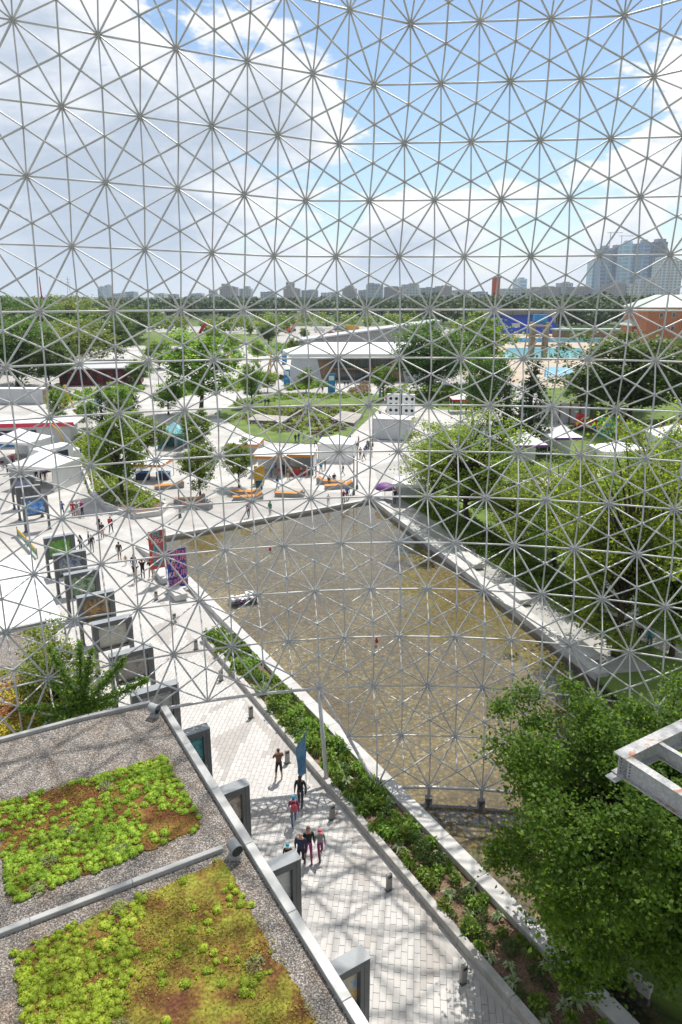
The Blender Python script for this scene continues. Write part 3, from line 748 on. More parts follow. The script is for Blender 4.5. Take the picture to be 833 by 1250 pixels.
# ================================================================== steel frame of an unfinished balcony
m = bpy.data.materials.new('rusty_steel'); m.use_nodes = True; t = NT(m.node_tree); M_rust = m
out = t.n('ShaderNodeOutputMaterial'); p = t.n('ShaderNodeBsdfPrincipled'); p.inputs['Roughness'].default_value = .55
geo = t.n('ShaderNodeNewGeometry'); sn = t.n('ShaderNodeSeparateXYZ'); t.l(geo.outputs['Normal'], sn.inputs[0])
nz = t.n('ShaderNodeTexNoise'); nz.inputs['Scale'].default_value = 2.6; nz.inputs['Detail'].default_value = 9; nz.inputs['Roughness'].default_value = .7; t.l(geo.outputs['Position'], nz.inputs['Vector'])
rs = t.smooth(t.math('ADD', nz.outputs['Fac'], t.math('MULTIPLY', sn.outputs[2], .10)), .64, .70)
n3 = t.n('ShaderNodeTexNoise'); n3.inputs['Scale'].default_value = 11; n3.inputs['Detail'].default_value = 6; t.l(geo.outputs['Position'], n3.inputs['Vector'])
c = t.mix(t.smooth(n3.outputs['Fac'], .35, .7), (.33, .335, .335), (.46, .46, .45))
c = t.mix(rs, c, t.mix(n3.outputs['Fac'], (.20, .075, .035), (.48, .25, .14)))
t.l(c, p.inputs['Base Color']); t.l(p.outputs[0], out.inputs[0])
BZ = 11.9; A0 = G(750, 918, BZ)
fr_ = thing('steel_frame', 'grey riveted steel beam frame with rusted flanges jutting in from the right', 'beam frame', (A0.x, A0.y, BZ), WANG)
def ibeam(name, x0, y0, x1, y1, w_, h_, zt=0.0, bolts=True):
    a, b_ = Vector((x0, y0, 0)), Vector((x1, y1, 0)); d = b_-a; L = d.length; ang = math.atan2(d.y, d.x)
    mb = MB(); mb.box((L/2, 0, zt-.012), (L, w_, .024)); mb.box((L/2, 0, zt-h_+.012), (L, w_, .024)); mb.box((L/2, 0, zt-h_/2), (L, .02, h_-.05))
    o = mb.build(name, M_rust, fr_); o.location = a; o.rotation_euler = (0, 0, ang)
    if bolts:
        for k in range(2):
            for j in range(5):
                for sx in (.9, 1.08): pass
        bm_ = MB()
        for sx in (.08, L*.36, L*.36+.12):
            for j in range(5): bm_.tube((sx, -.035, zt-.12-.085*j), (sx, .035, zt-.12-.085*j), .016, n=6)
        bb_ = bm_.build('bolts', M_frame, o)
    return o
ibeam('edge_beam', 0, -.15, 7, -.15, .34, .56)
ibeam('edge_beam', .12, -.33, .12, -6.5, .24, .56, -.004)
ibeam('cross_beam', 1.35, -.33, 1.35, -6.5, .12, .42, -.03, False)
ibeam('cross_beam', .26, -2.1, 7, -2.1, .26, .42, -.02, False)
ibeam('cross_beam', 3.2, -.33, 3.2, -1.95, .12, .42, -.03, False)
MB().box((0.0, -.15, -.585), (.5, .3, .02)).build('end_plate', M_rust, fr_)

# ================================================================== plants in the long planter
M_g1 = leafmat('perennial_green', (.10, .18, .022), (.19, .29, .035), (.26, .37, .05), .25)
M_g2 = leafmat('perennial_dark', (.045, .10, .02), (.09, .165, .03), None, .22)
M_g3 = leafmat('silver_leaf', (.22, .30, .14), (.36, .43, .24), (.5, .55, .38), .2)
def clump(seed, n, r, h, size, m, flat=.3):
    g = np.random.default_rng(seed); u = g.normal(size=(n, 3)); u[:, 2] = np.abs(u[:, 2]); u /= np.linalg.norm(u, axis=1)[:, None]
    rad = g.uniform(.35, 1, (n, 1))**.5; lob = 1+.3*np.sin(u[:, :1]*7+seed)*np.cos(u[:, 1:2]*6)
    return quads('foliage', leaf_quads(u*rad*lob*np.array([r, r, h])+np.array([0, 0, .03]), size, g, flat), m)
def blades(seed, n, r, h, wid, m, arch=.6):
    g = np.random.default_rng(seed); V = []
    for i in range(n):
        a = g.uniform(0, 6.28); l = g.uniform(.6, 1); d = np.array([math.cos(a), math.sin(a), 0]); s_ = np.array([-math.sin(a), math.cos(a), 0])*wid
        rise = h*l*g.uniform(.5, 1); p0 = d*.03; p1 = d*r*.45*l+np.array([0, 0, rise]); p2 = d*r*l+np.array([0, 0, rise*(1-arch)])
        V.append([p0-s_*.5, p0+s_*.5, p1+s_, p1-s_]); V.append([p1-s_, p1+s_, p2+s_*.1, p2-s_*.1])
    return quads('foliage', np.array(V), m)
kinds_ = [('leafy_perennial', 'bushy bright green perennial in the long planter', [clump(1, 260, .34, .5, .14, M_g1), clump(2, 220, .28, .42, .12, M_g1)]),
          ('dark_shrub', 'rounded dark green dwarf shrub in the long planter', [clump(3, 320, .34, .42, .085, M_g2, .1), clump(4, 260, .28, .36, .08, M_g2, .1)]),
          ('silver_rosette', 'spiky pale silver-green rosette in the long planter', [blades(5, 26, .38, .26, .045, M_g3), blades(6, 22, .32, .3, .05, M_g3)]),
          ('daylily_clump', 'arching grassy daylily clump in the long planter', [blades(7, 60, .42, .42, .025, M_g1), blades(8, 50, .36, .46, .022, M_g1)])]
random.seed(11); placed = []
for tr_ in range(900):
    s = random.uniform(-7, 30); d_ = random.uniform(.5, 2.1); q = dk(s, d_)
    dens = 1.0 if s > 8 else .85
    if random.random() > dens: continue
    mind = .40 if s > 8 else .44
    if any((q-o_).length < mind for o_ in placed): continue
    placed.append(q)
    r_ = random.random()
    k = 0 if r_ < (.45 if s > 8 else .22) else 1 if r_ < (.62 if s > 8 else .5) else 2 if r_ < .82 else 3
    nm, lab, mes = kinds_[k]; sc1 = random.uniform(.9, 1.45) if s > 6 else random.uniform(.7, 1.2)
    o = inst(nm, random.choice(mes), None, (q.x, q.y, .155), (0, 0, random.uniform(0, 6.28)), (sc1, sc1, sc1*random.uniform(.85, 1.15)))
    zone = 'under the maple' if s < -1 else 'between maple and walking family' if s < 5 else 'beside the walking family' if s < 11 else 'beside the feather flag' if s < 16 else 'beyond the feather flag' if s < 23 else 'at the far end'
    side = 'kerb side' if d_ < 1.0 else 'middle' if d_ < 1.6 else 'pond wall side'
    tag(o, lab.replace(' in the long planter', ', %s of the long planter %s' % (side, zone)), 'plant', '%ss, %s, %s' % (nm.replace('_', ' '), side, zone))
# ================================================================== trees
M_bark = mat('bark', (.115, .085, .06), .95, .3, 5, .8, 30, col2=(.05, .038, .028))
LEAF = {'maple': leafmat('maple_leaf', (.075, .135, .016), (.14, .225, .03), (.22, .31, .05), .52, .55, .0),
        'locust': leafmat('locust_leaf', (.135, .215, .03), (.235, .325, .05), (.33, .41, .07), .52, .55, .14),
        'round': leafmat('linden_leaf', (.09, .165, .022), (.18, .275, .04), (.25, .33, .055), .46, .5, .22),
        'dark': leafmat('oak_leaf', (.05, .105, .02), (.105, .17, .033), (.16, .225, .045), .36, .5, .2),
        'far': leafmat('far_leaf', (.028, .055, .02), (.06, .095, .03), None, .15, .7, .0),
        'cone': leafmat('conifer_needle', (.025, .06, .02), (.055, .10, .03), None, .1, .6, .2),
        'pale': leafmat('willow_leaf', (.13, .18, .035), (.22, .28, .06), None, .3, .5, .15)}
def tree_meshes(kind, seed, H, clear, rx, n_clump, n_leaf, leaf, spread, bare=False, droop=0.0, lowfill=1.0):
    g = np.random.default_rng(seed); rd = random.Random(seed)
    rz_ = (H-clear)/2; cz = clear+rz_
    mb = MB(); r0 = .017*H+.03
    lean = Vector((rd.uniform(-.04, .04), rd.uniform(-.04, .04), 0))*H
    tp = [Vector((0, 0, -.1)), Vector((0, 0, .06*H)), lean*.35+Vector((0, 0, clear)), lean*.7+Vector((0, 0, cz)), lean+Vector((0, 0, H*.86))]
    mb.path(tp, [r0*1.5, r0*1.1, r0*.85, r0*.5, r0*.12], 8)
    Ps = []; ctr = []
    tries = 0
    while len(ctr) < n_clump and tries < n_clump*30:
        tries += 1
        u = g.normal(size=3); u /= np.linalg.norm(u); rr = g.uniform(.12, 1)**.42
        wk_ = 1.7 if kind == 'locust' else 1.0; wob = 1+wk_*(.16*math.sin(u[0]*5+seed)+.13*math.cos(u[1]*6+seed*2)+.10*math.sin(u[2]*7+seed))
        if kind == 'cone':
            f = g.uniform(0, 1)**1.35; a = g.uniform(0, 6.283); q = rx*(1-f)*g.uniform(.45, 1.05)+.05*rx
            c = np.array([math.cos(a)*q, math.sin(a)*q, clear+(H-clear)*f*.97])
        else:
            c = u*rr*wob*np.array([rx, rx, rz_]); c[2] += cz
            if c[2] < cz: c[:2] *= 1-.28*lowfill*((cz-c[2])/rz_)**2
        if any(np.linalg.norm(c-o) < spread*.62 for o in ctr): continue
        ctr.append(c)
    for i, c in enumerate(ctr):
        if i % (1 if bare else 2) == 0:
            hb = max(clear*.8, min(H*.8, clear+(c[2]-clear)*.45)); k = (hb-0)/H
            s_ = lean*k+Vector((0, 0, hb)); e = Vector(c); mid = (s_+e)/2+Vector((0, 0, .10*(e-s_).length))
            mb.path([s_, mid, e], [r0*.38, r0*.22, r0*.05], 5)
        n = int(n_leaf*g.uniform(.6, 1.4)); sp = spread*g.uniform(.6, 1.25)
        q = g.normal(size=(n, 3))*np.array([sp, sp, sp*.6])*.55
        q[:, 2] -= droop*np.hypot(q[:, 0], q[:, 1])
        Ps.append(q+c)
    P = np.vstack(Ps); P = P[P[:, 2] > .15*H*.3]
    return mb.mesh('trunk', M_bark, True), quads('crown', leaf_quads(P, leaf, g, .45, .75, .2), LEAF[kind])
PROTO = {
 'locust': [(tree_meshes('locust', 21, 13, 2.2, 5.4, 165, 92, .24, .9, True), 13, 10.8), (tree_meshes('locust', 22, 13, 2.4, 5.2, 160, 92, .24, .95, True), 13, 10.4)],
 'round': [(tree_meshes('round', s, 8, 1.9, 2.9, 95, 80, .25, .62), 8, 5.8) for s in (31, 32, 33)],
 'dark': [(tree_meshes('dark', s, 16, 2.6, 7.0, 210, 75, .44, 1.3), 16, 14) for s in (41, 42)],
 'cone': [(tree_meshes('cone', s, 8, .4, 1.5, 90, 34, .22, .42), 8, 3.0) for s in (51, 52)],
 'pale': [(tree_meshes('pale', 61, 15, 2.5, 6.5, 150, 55, .45, 1.25), 15, 13)]}
PARTS_OF = {}
def tree(kind, pos, h, wd, name, label, group=None, var=0, rz=0.0):
    (tm, cm), H, W = PROTO[kind][var % len(PROTO[kind])]
    th = thing(name, label, 'tree', pos, rz, group)
    th.scale = (wd/W, wd/W, h/H)
    inst('trunk', tm, th); inst('crown', cm, th); return th
def tree_px(kind, bx, by, ty, wpx, label, name='deciduous_tree', group=None, var=0):
    p = G(bx, by); dep = p.y*math.cos(PITCH)+CAM_H*math.sin(PITCH)
    return tree(kind, (p.x, p.y, -.02), HT(bx, by, ty), wpx*dep/FPX, name, label, group, var, (bx*37 % 628)/100)
# the big maple inside the dome
mm = tree_meshes('maple', 5, 10.6, 1.5, 4.3, 400, 290, .135, .62, False, .12, .2)
th = thing('maple_tree', 'big dark green maple crowding the lower right corner', 'tree', (9.8, 19.3, -.02)); inst('trunk', mm[0], th); inst('crown', mm[1], th)
TP = 'trees on the plaza'; TK = 'trees in the park right of the pond'; TW = 'trees at the wood edge on the left'
for a in (
 ('locust', 752, 800, 535, 200, 'tall airy honey locust at the right beside the park path', 'honey_locust_tree', TK, 0),
 ('locust', 570, 643, 505, 140, 'yellow-green honey locust beside the far corner of the pond', 'honey_locust_tree', TK, 1),
 ('locust', 676, 690, 566, 120, 'honey locust between the other two, behind the pond wall', 'honey_locust_tree', TK, 1),
 ('locust', 850, 700, 520, 140, 'honey locust cut off by the right edge of the picture', 'honey_locust_tree', TK, 0),
 ('locust', 600, 606, 548, 56, 'smaller honey locust just left of the purple-banded tents', 'honey_locust_tree', TK, 0),
 ('locust', 740, 640, 572, 110, 'honey locust just below the green booth', 'honey_locust_tree', TK, 1),
 ('locust', 800, 745, 570, 150, 'honey locust right of the nearest one, over the white tent', 'honey_locust_tree', TK, 1),
 ('locust', 790, 640, 530, 120, 'honey locust below the white marquee', 'honey_locust_tree', TK, 0),
 ('locust', 530, 618, 520, 80, 'young honey locust behind the small white tent', 'honey_locust_tree', TK, 0),
 ('locust', 634, 664, 582, 110, 'honey locust in the middle of the park lawn', 'honey_locust_tree', TK, 0),
 ('locust', 708, 716, 590, 110, 'low honey locust on the lawn, left of the nearest trunk', 'honey_locust_tree', TK, 1),
 ('locust', 820, 800, 640, 120, 'low honey locust at the right edge beside the park path', 'honey_locust_tree', TK, 1),
 ('dark', 525, 484, 392, 100, 'large oak by the lower end of the sloping path', 'deciduous_tree', TK, 0),
 ('round', 575, 470, 386, 95, 'broad leafy tree left of the swimming pool', 'deciduous_tree', TK, 1),
 ('dark', 595, 520, 428, 62, 'dark tree behind the red-roofed tent', 'deciduous_tree', TK, 1),
 ('cone', 645, 552, 430, 60, 'dark cedar in front of the diving tower', 'conifer_tree', TK, 0),
 ('cone', 612, 548, 452, 46, 'dark cedar left of the taller cedar', 'conifer_tree', TK, 1),
 ('dark', 765, 520, 405, 150, 'broad dark oak in front of the brick building', 'deciduous_tree', TK, 1),
 ('dark', 716, 508, 446, 50, 'dark oak beside the pool, left of the broad oak', 'deciduous_tree', TK, 0),
 ('pale', 830, 515, 415, 90, 'leafy tree at the right edge below the brick building', 'deciduous_tree', TK, 0),
 ('pale', 745, 500, 440, 90, 'pale flowering tree among the dark oaks', 'deciduous_tree', TK, 0),
 ('round', 150, 606, 500, 76, 'tree rising from the curved raised bed on the plaza', 'deciduous_tree', TP, 0),
 ('round', 292, 595, 540, 40, 'small tree left of the orange board', 'deciduous_tree', TP, 1),
 ('round', 245, 609, 540, 48, 'small tree beside the pair of orange loungers', 'deciduous_tree', TP, 2),
 ('round', 241, 554, 503, 44, 'dark small tree right of the turquoise tent', 'deciduous_tree', TP, 1),
 ('round', 246, 507, 405, 92, 'large light green tree above the turquoise tent', 'deciduous_tree', TP, 0),
 ('round', 206, 506, 468, 38, 'small tree left of the large light green tree', 'deciduous_tree', TP, 2),
 ('cone', 126, 526, 466, 22, 'slim conifer left of a pair by the red shed', 'conifer_tree', TP, 0),
 ('cone', 165, 520, 458, 22, 'slim conifer to the right of the red shed', 'conifer_tree', TP, 1),
 ('round', 148, 524, 470, 40, 'leafy tree between the two slim conifers', 'deciduous_tree', TP, 1),
 ('round', 107, 523, 488, 30, 'small light tree right of the red-banded booth', 'deciduous_tree', TP, 2),
 ('round', 180, 560, 508, 60, 'dark leafy tree left of the turquoise tent', 'deciduous_tree', TP, 1),
 ('round', 72, 520, 472, 26, 'small tree behind the red-banded booth', 'deciduous_tree', TP, 0),
 ('round', 327, 479, 455, 19, 'tiny tree left of the tall blue totem, before the pavilion', 'deciduous_tree', TP, 0),
 ('round', 374, 479, 450, 21, 'tiny tree just left of the lower blue totem', 'deciduous_tree', TP, 1),
 ('round', 468, 489, 446, 30, 'tree before the right corner of the white pavilion', 'deciduous_tree', TP, 2),
 ('round', 308, 497, 440, 32, 'multi-branched tree by the blue gateway sign', 'deciduous_tree', TP, 0),
 ('round', 358, 437, 412, 18, 'small tree left of the grey wedge roof', 'deciduous_tree', TP, 1),
 ('round', 372, 418, 400, 13, 'small round tree in the car park, left of the orange excavator', 'deciduous_tree', TP, 2),
 ('round', 420, 414, 402, 15, 'small round tree in the middle of the car park', 'deciduous_tree', TP, 0),
 ('dark', 328, 420, 395, 24, 'dark round tree left of the car park', 'deciduous_tree', TP, 0),
 ('round', 480, 420, 400, 22, 'tree behind the right end of the pavilion roof', 'deciduous_tree', TP, 1),
 ('round', 285, 440, 408, 26, 'tree beside the yellow tripod', 'deciduous_tree', TP, 2),
 ('round', 262, 428, 398, 24, 'tree left of the yellow tripod, behind it', 'deciduous_tree', TP, 0),
 ('round', 315, 440, 415, 18, 'low tree right of the yellow tripod', 'deciduous_tree', TP, 1),
 ('dark', 22, 472, 388, 95, 'large tree at the left edge above the corrugated container', 'deciduous_tree', TW, 0),
 ('pale', 92, 452, 388, 92, 'pale green rounded tree behind the red shed', 'deciduous_tree', TW, 0),
 ('dark', 62, 474, 410, 60, 'dark tree between the container and the red shed', 'deciduous_tree', TW, 1),
 ('dark', 142, 440, 385, 56, 'dark tree right of the pale rounded tree', 'deciduous_tree', TW, 0),
 ('dark', 35, 432, 362, 84, 'tall wood-edge tree behind the left edge tree', 'deciduous_tree', TW, 1),
 ('pale', 84, 420, 358, 80, 'tall wood-edge tree below the red crane', 'deciduous_tree', TW, 0),
 ('dark', 128, 412, 366, 60, 'wood-edge tree left of the grassy mound', 'deciduous_tree', TW, 0),
 ('dark', 160, 420, 375, 48, 'wood-edge tree at the foot of the grassy mound', 'deciduous_tree', TW, 1),
 ('dark', -14, 455, 372, 90, 'tree cut off by the left edge of the picture', 'deciduous_tree', TW, 1),
 ('round', 195, 450, 415, 40, 'leafy tree right of the red shed roof', 'deciduous_tree', TW, 2),
 ('round', 172, 470, 436, 30, 'small tree at the right end of the red shed', 'deciduous_tree', TW, 0)):
    tree_px(*a)

# spiky young tree and a bushy tree behind the near roof -----------------------
def arm_tree():
    g = np.random.default_rng(77); Y0 = 26.0
    top = lambda px, py, Y: S(px, py, Y)
    hub_ = top(100, 862, Y0); th = thing('spiky_tree', 'spiky young tree with leaf-clad arms rising behind the near roof', 'tree', (hub_.x, hub_.y, 0))
    mb = MB(); o = Vector((hub_.x, hub_.y, 0)); mb.path([(0, 0, -.1), (0, .05, 4), Vector(hub_)-o], [.16, .12, .07], 8)
    Ps = []
    for px, py, Y in ((97, 782, 26.2), (60, 788, 26.6), (112, 792, 25.7), (152, 803, 25.2), (180, 829, 24.9), (24, 864, 25.6), (62, 832, 26.8), (140, 858, 25.0), (75, 880, 25.4), (50, 878, 26.4), (118, 880, 25)):
        e = top(px, py, Y); mid = (hub_+e)/2+Vector((0, 0, -.15)); mb.path([hub_-o, mid-o, e-o], [.05, .04, .015], 6)
        n = int(520*(e-hub_).length/2.0)+150; tt = g.uniform(.05, 1, n); lin = np.outer(1-tt, np.array(hub_-o))+np.outer(tt, np.array(e-o)); lin[:, 2] -= .15*4*tt*(1-tt)*.6
        Ps.append(lin+g.normal(size=(n, 3))*(.13*(1.15-.6*tt))[:, None])
    inst('trunk', mb.mesh('trunk', M_bark, True), th)
    inst('crown', quads('crown', leaf_quads(np.vstack(Ps), .10, g, .2, .8), leafmat('ginkgo_leaf', (.08, .16, .02), (.15, .26, .03), (.21, .33, .04), .3, .5, 0)), th)
arm_tree()
bq = S(52, 850, 29.5)
PROTO['bush'] = [(tree_meshes('pale', 71, 7.5, 1.0, 2.3, 80, 110, .15, .55), 7.5, 4.6)]
tree('bush', (bq.x+.3, 30.5, 0), 7.6, 4.0, 'deciduous_tree', 'bushy bright tree behind the spiky tree, beside the annex roof')

# far woods ------------------------------------------------------------------
def woods(name, label, boxes, seed, lf, per=46, hmin=13, hmax=20, kindm='far'):
    g = np.random.default_rng(seed); Ps = []
    for (x0, x1, y0, y1, n) in boxes:
        for i in range(n):
            x, y, h = g.uniform(x0, x1), g.uniform(y0, y1), g.uniform(hmin, hmax); r_ = h*g.uniform(.3, .45)
            u = g.normal(size=(per, 3)); u /= np.linalg.norm(u, axis=1)[:, None]; u *= g.uniform(.5, 1, (per, 1))
            Ps.append(u*np.array([r_, r_, h*.44])+np.array([x, y, h*.54]))
    return tag(inst(name, quads(name, leaf_quads(np.vstack(Ps), lf, g, .4, .8), LEAF[kindm])), label, 'woods', kind='stuff')
woods('far_woods', 'band of dark woodland before the far city', [(-560, -130, 480, 800, 330), (-250, 330, 640, 900, 420), (260, 700, 620, 900, 260), (-900, -350, 500, 900, 260)], 5, 3.6)
woods('far_woods', 'dark wood edge behind the swimming pools', [(118, 330, 440, 560, 260), (60, 130, 470, 600, 70)], 6, 2.8, 60, 17, 25)
woods('far_woods', 'dense wood on the left behind the red shed', [(-260, -105, 230, 420, 200), (-180, -120, 190, 260, 40)], 8, 1.9, 80, 11, 19, 'dark')
woods('far_woods', 'lighter tree belt beside the car park', [(-120, -30, 400, 470, 40), (-60, 70, 470, 560, 50)], 9, 1.8, 60, 6, 11, 'round')
# ================================================================== things on the plaza and in the park
M_canvas = mat('tent_canvas', (.76, .76, .75), .6, .04, 1.2, .1, 8)
M_orange = mat('orange_paint', (.62, .24, .03), .5, .1, 3); M_black = mat('black_fabric', (.02, .02, .022), .7, .1, 4)
M_purple = mat('purple_canvas', (.16, .05, .22), .6, .08, 2); M_redp = mat('red_paint', (.50, .03, .04), .5, .1, 2)
M_teal = mat('turquoise_canvas', (.20, .50, .55), .6, .06, 1); M_blue = mat('blue_print', (.03, .15, .42), .45, .2, 1.2, col2=(.02, .28, .50))
M_yellow = mat('yellow_paint', (.65, .38, .03), .5, .1, 2); M_wood = mat('wood', (.30, .17, .08), .7, .2, 3, .2, 20)
M_dred = mat('dark_red_boards', (.16, .025, .03), .7, .2, 2); M_grey = mat('mid_grey', (.30, .30, .30), .6, .1, 1.5); M_lgrey = mat('light_grey_panel', (.52, .53, .54), .5, .08, .6)
M_navy = mat('navy', (.03, .04, .09), .6, .1, 3); M_green = mat('green_print', (.02, .35, .18), .5, .1, 2); M_brown = mat('brown_panel', (.30, .19, .11), .7, .15, 1)
M_glass = mat('window_glass', (.05, .07, .08), .12, .1, .5, spec=.8)
M_skin = mat('skin', (.55, .33, .23), .6, .05, 5)

# --- garden on the plaza
gl = [P2(G(*q)) for q in ((262, 505), (300, 486), (345, 480), (470, 482), (462, 500), (430, 530), (404, 543), (330, 540), (300, 528))]
tag(MB().prism(gl, .002, .10).build('garden_lawn', M_lawn), kind='structure')
def shrubs_in(name, label, poly, n, seed, m, rmin, rmax, lf, dens=26):
    g = np.random.default_rng(seed); rd = random.Random(seed); Ps = []; xs = [q[0] for q in poly]; ys = [q[1] for q in poly]; k = 0
    while k < n:
        x, y = rd.uniform(min(xs), max(xs)), rd.uniform(min(ys), max(ys))
        if not inside(x, y, poly): continue
        k += 1; r_ = rd.uniform(rmin, rmax); u = g.normal(size=(dens, 3)); u[:, 2] = np.abs(u[:, 2]); u /= np.linalg.norm(u, axis=1)[:, None]
        Ps.append(u*np.array([r_, r_, r_*.9])*g.uniform(.6, 1, (dens, 1))+np.array([x, y, .08]))
    return tag(inst(name, quads(name, leaf_quads(np.vstack(Ps), lf, g, .4, .8), m)), label, 'flower bed', kind='stuff')
gb = [P2(G(*q)) for q in ((285, 512), (330, 497), (440, 497), (425, 525), (395, 533), (330, 527))]
shrubs_in('garden_shrubs', 'low yellow-green planting in the plaza garden', gb, 330, 1, leafmat('shrub_lime', (.13, .19, .02), (.24, .31, .04), None, .25), .4, .8, .34)
shrubs_in('garden_shrubs', 'maroon foliage bands in the plaza garden', gb, 150, 2, leafmat('shrub_maroon', (.05, .02, .02), (.12, .05, .04), None, .15), .4, .8, .34)
shrubs_in('garden_flowers', 'purple flower drifts in the plaza garden', gb, 110, 3, leafmat('flower_purple', (.14, .08, .20), (.25, .16, .32), None, .15), .3, .6, .3)
gh = [P2(G(*q)) for q in ((285, 490), (350, 482), (455, 482), (440, 487), (350, 488), (290, 497))]
shrubs_in('garden_hedge', 'mixed hedge along the far side of the plaza garden', gh, 130, 4, LEAF['round'], .5, .9, .4)
gp_ = [P2(G(*q)) for q in ((425, 478), (448, 466), (452, 478), (440, 483))]
shrubs_in('garden_flowers', 'pinkish shrub mound before the pavilion', gp_, 60, 14, leafmat('shrub_pink', (.16, .07, .09), (.22, .16, .09), None, .15), .5, .9, .4)
gq = [P2(G(*q)) for q in ((468, 478), (500, 470), (482, 488), (466, 486))]
shrubs_in('garden_flowers', 'green and mauve planting right of the pavilion door', gq, 70, 15, MATS['shrub_lime'], .5, .9, .4)
def stone_slab(pts, z, label):
    ps = [G(*q) for q in pts]; c = sum(ps, Vector())/len(ps)
    th = thing('stone_platform', label, 'platform', c)
    MB().prism([(q.x-c.x, q.y-c.y) for q in ps], .1, z-.12).build('plinth', mat('old_stone', (.30, .26, .215), .85, .15, 1.0, .2, 12), th)
    MB().prism([((q.x-c.x)*1.04, (q.y-c.y)*1.04) for q in ps], z-.12, z).build('top_slab', mat('weathered_slab', (.40, .37, .33), .85, .15, .7, .15, 12), th)
stone_slab([(303, 517), (347, 519), (355, 513), (313, 510)], .7, 'low stone platform on the left of the plaza garden')
stone_slab([(405, 516), (432, 521), (443, 510), (418, 506)], .7, 'low stone platform on the right of the plaza garden')
# --- raised curved bed round the plaza tree
rb = [G(*q) for q in ((104, 580), (112, 602), (130, 622), (165, 633), (196, 629), (204, 620), (188, 610), (160, 592), (138, 560), (118, 540), (90, 528), (82, 545))]
rc = sum(rb, Vector())/len(rb)
th = thing('raised_bed', 'curved raised bed with pale kerb in the left half of the plaza', 'planter', rc)
MB().prism([(q.x-rc.x, q.y-rc.y) for q in rb], 0, .38).build('soil', M_soil, th)
n_ = len(rb)
for i in range(n_):
    a, b_ = rb[i]-rc, rb[(i+1) % n_]-rc; d = b_-a; o = MB().bbox((0, 0, 0), (d.length+.2, .35, .55), .02).build('kerb_block', M_stone, th); o.location = (a+b_)/2+Vector((0, 0, .275)); o.rotation_euler = (0, 0, math.atan2(d.y, d.x))
rbp = [P2(q.lerp(rc, .12)) for q in rb]
shrubs_in('bed_shrubs', 'bright green ground shrubs filling the curved raised bed', rbp, 620, 5, MATS['shrub_lime'], .5, 1.1, .32)
for px0, py0, n0, seed_ in ((95, 535, 40, 7), (75, 560, 26, 8)):
    q = G(px0, py0); shrubs_in('bed_shrubs', ('light green shrubs right of the white tent', 'shrubs beside the curved yellow arch')[seed_-7], [(q.x-4, q.y-3), (q.x+4, q.y-3), (q.x+4, q.y+4), (q.x-4, q.y+4)], n0, seed_, MATS['shrub_lime'], .6, 1.2, .35)

# --- orange lounger benches
def lounger(px, py, ang, label, flip=1):
    q = G(px, py); th = thing('lounger_bench', label, 'bench', q, R(ang), 'orange lounger benches on the plaza')
    mb = MB()
    prof = [(-1.7, 0), (1.7, 0), (1.75, .75), (1.5, .82), (.95, .42), (-1.7, .42)]
    vs = [(x*flip, -.42, z) for x, z in prof]+[(x*flip, .42, z) for x, z in prof]; k = len(prof)
    mb.add(vs, [tuple(range(k)), tuple(range(2*k-1, k-1, -1))]+[(i, k+i, k+(i+1) % k, (i+1) % k) for i in range(k)]); mb.build('base', M_grey, th)
    o = MB(); pr = [(-1.72, .425), (.96, .425), (1.50, .835), (1.60, .90), (.93, .50), (-1.72, .50)]
    vs = [(x*flip, -.44, z) for x, z in pr]+[(x*flip, .44, z) for x, z in pr]
    o.add(vs, [tuple(range(k)), tuple(range(2*k-1, k-1, -1))]+[(i, k+i, k+(i+1) % k, (i+1) % k) for i in range(k)]); o.build('seat', M_orange, th)
for a in ((354, 606, -8, 'orange lounger bench in front of the market tent, long side on', 1), (404, 591, -14, 'dark-seated lounger where two people sit', -1), (414, 596, 14, 'orange lounger bench behind two people near the pond', 1),
          (300, 604, -10, 'orange lounger bench left of the orange board', 1), (303, 610, 12, 'orange lounger bench nearest the pond, left of the orange board', 1),
          (207, 596, 22, 'lone orange lounger bench right of the raised bed', 1), (232, 613, 10, 'left lounger of the pair under the small tree', 1), (241, 620, -18, 'right lounger of the pair under the small tree', 1)): lounger(*a)
# --- orange board and bin
q = G(317, 592); th = thing('display_board', 'tall orange board standing left of the market tent', 'board', q, R(4))
MB().box((0, 0, 1.35), (1.25, .12, 2.1)).build('panel', M_yellow, th)
for sx in (-.5, .5): MB().box((sx, 0, .15), (.08, .12, .3)).build('leg', M_grey, th)
q = G(317, 597); th = thing('litter_bin', 'dark green litter bin in front of the orange board', 'bin', q)
MB().bbox((0, 0, .5), (.75, .6, 1.0), .04).build('body', mat('bin_green', (.03, .10, .09), .5), th); MB().bbox((0, 0, 1.05), (.8, .65, .1), .03).build('lid', M_black, th)

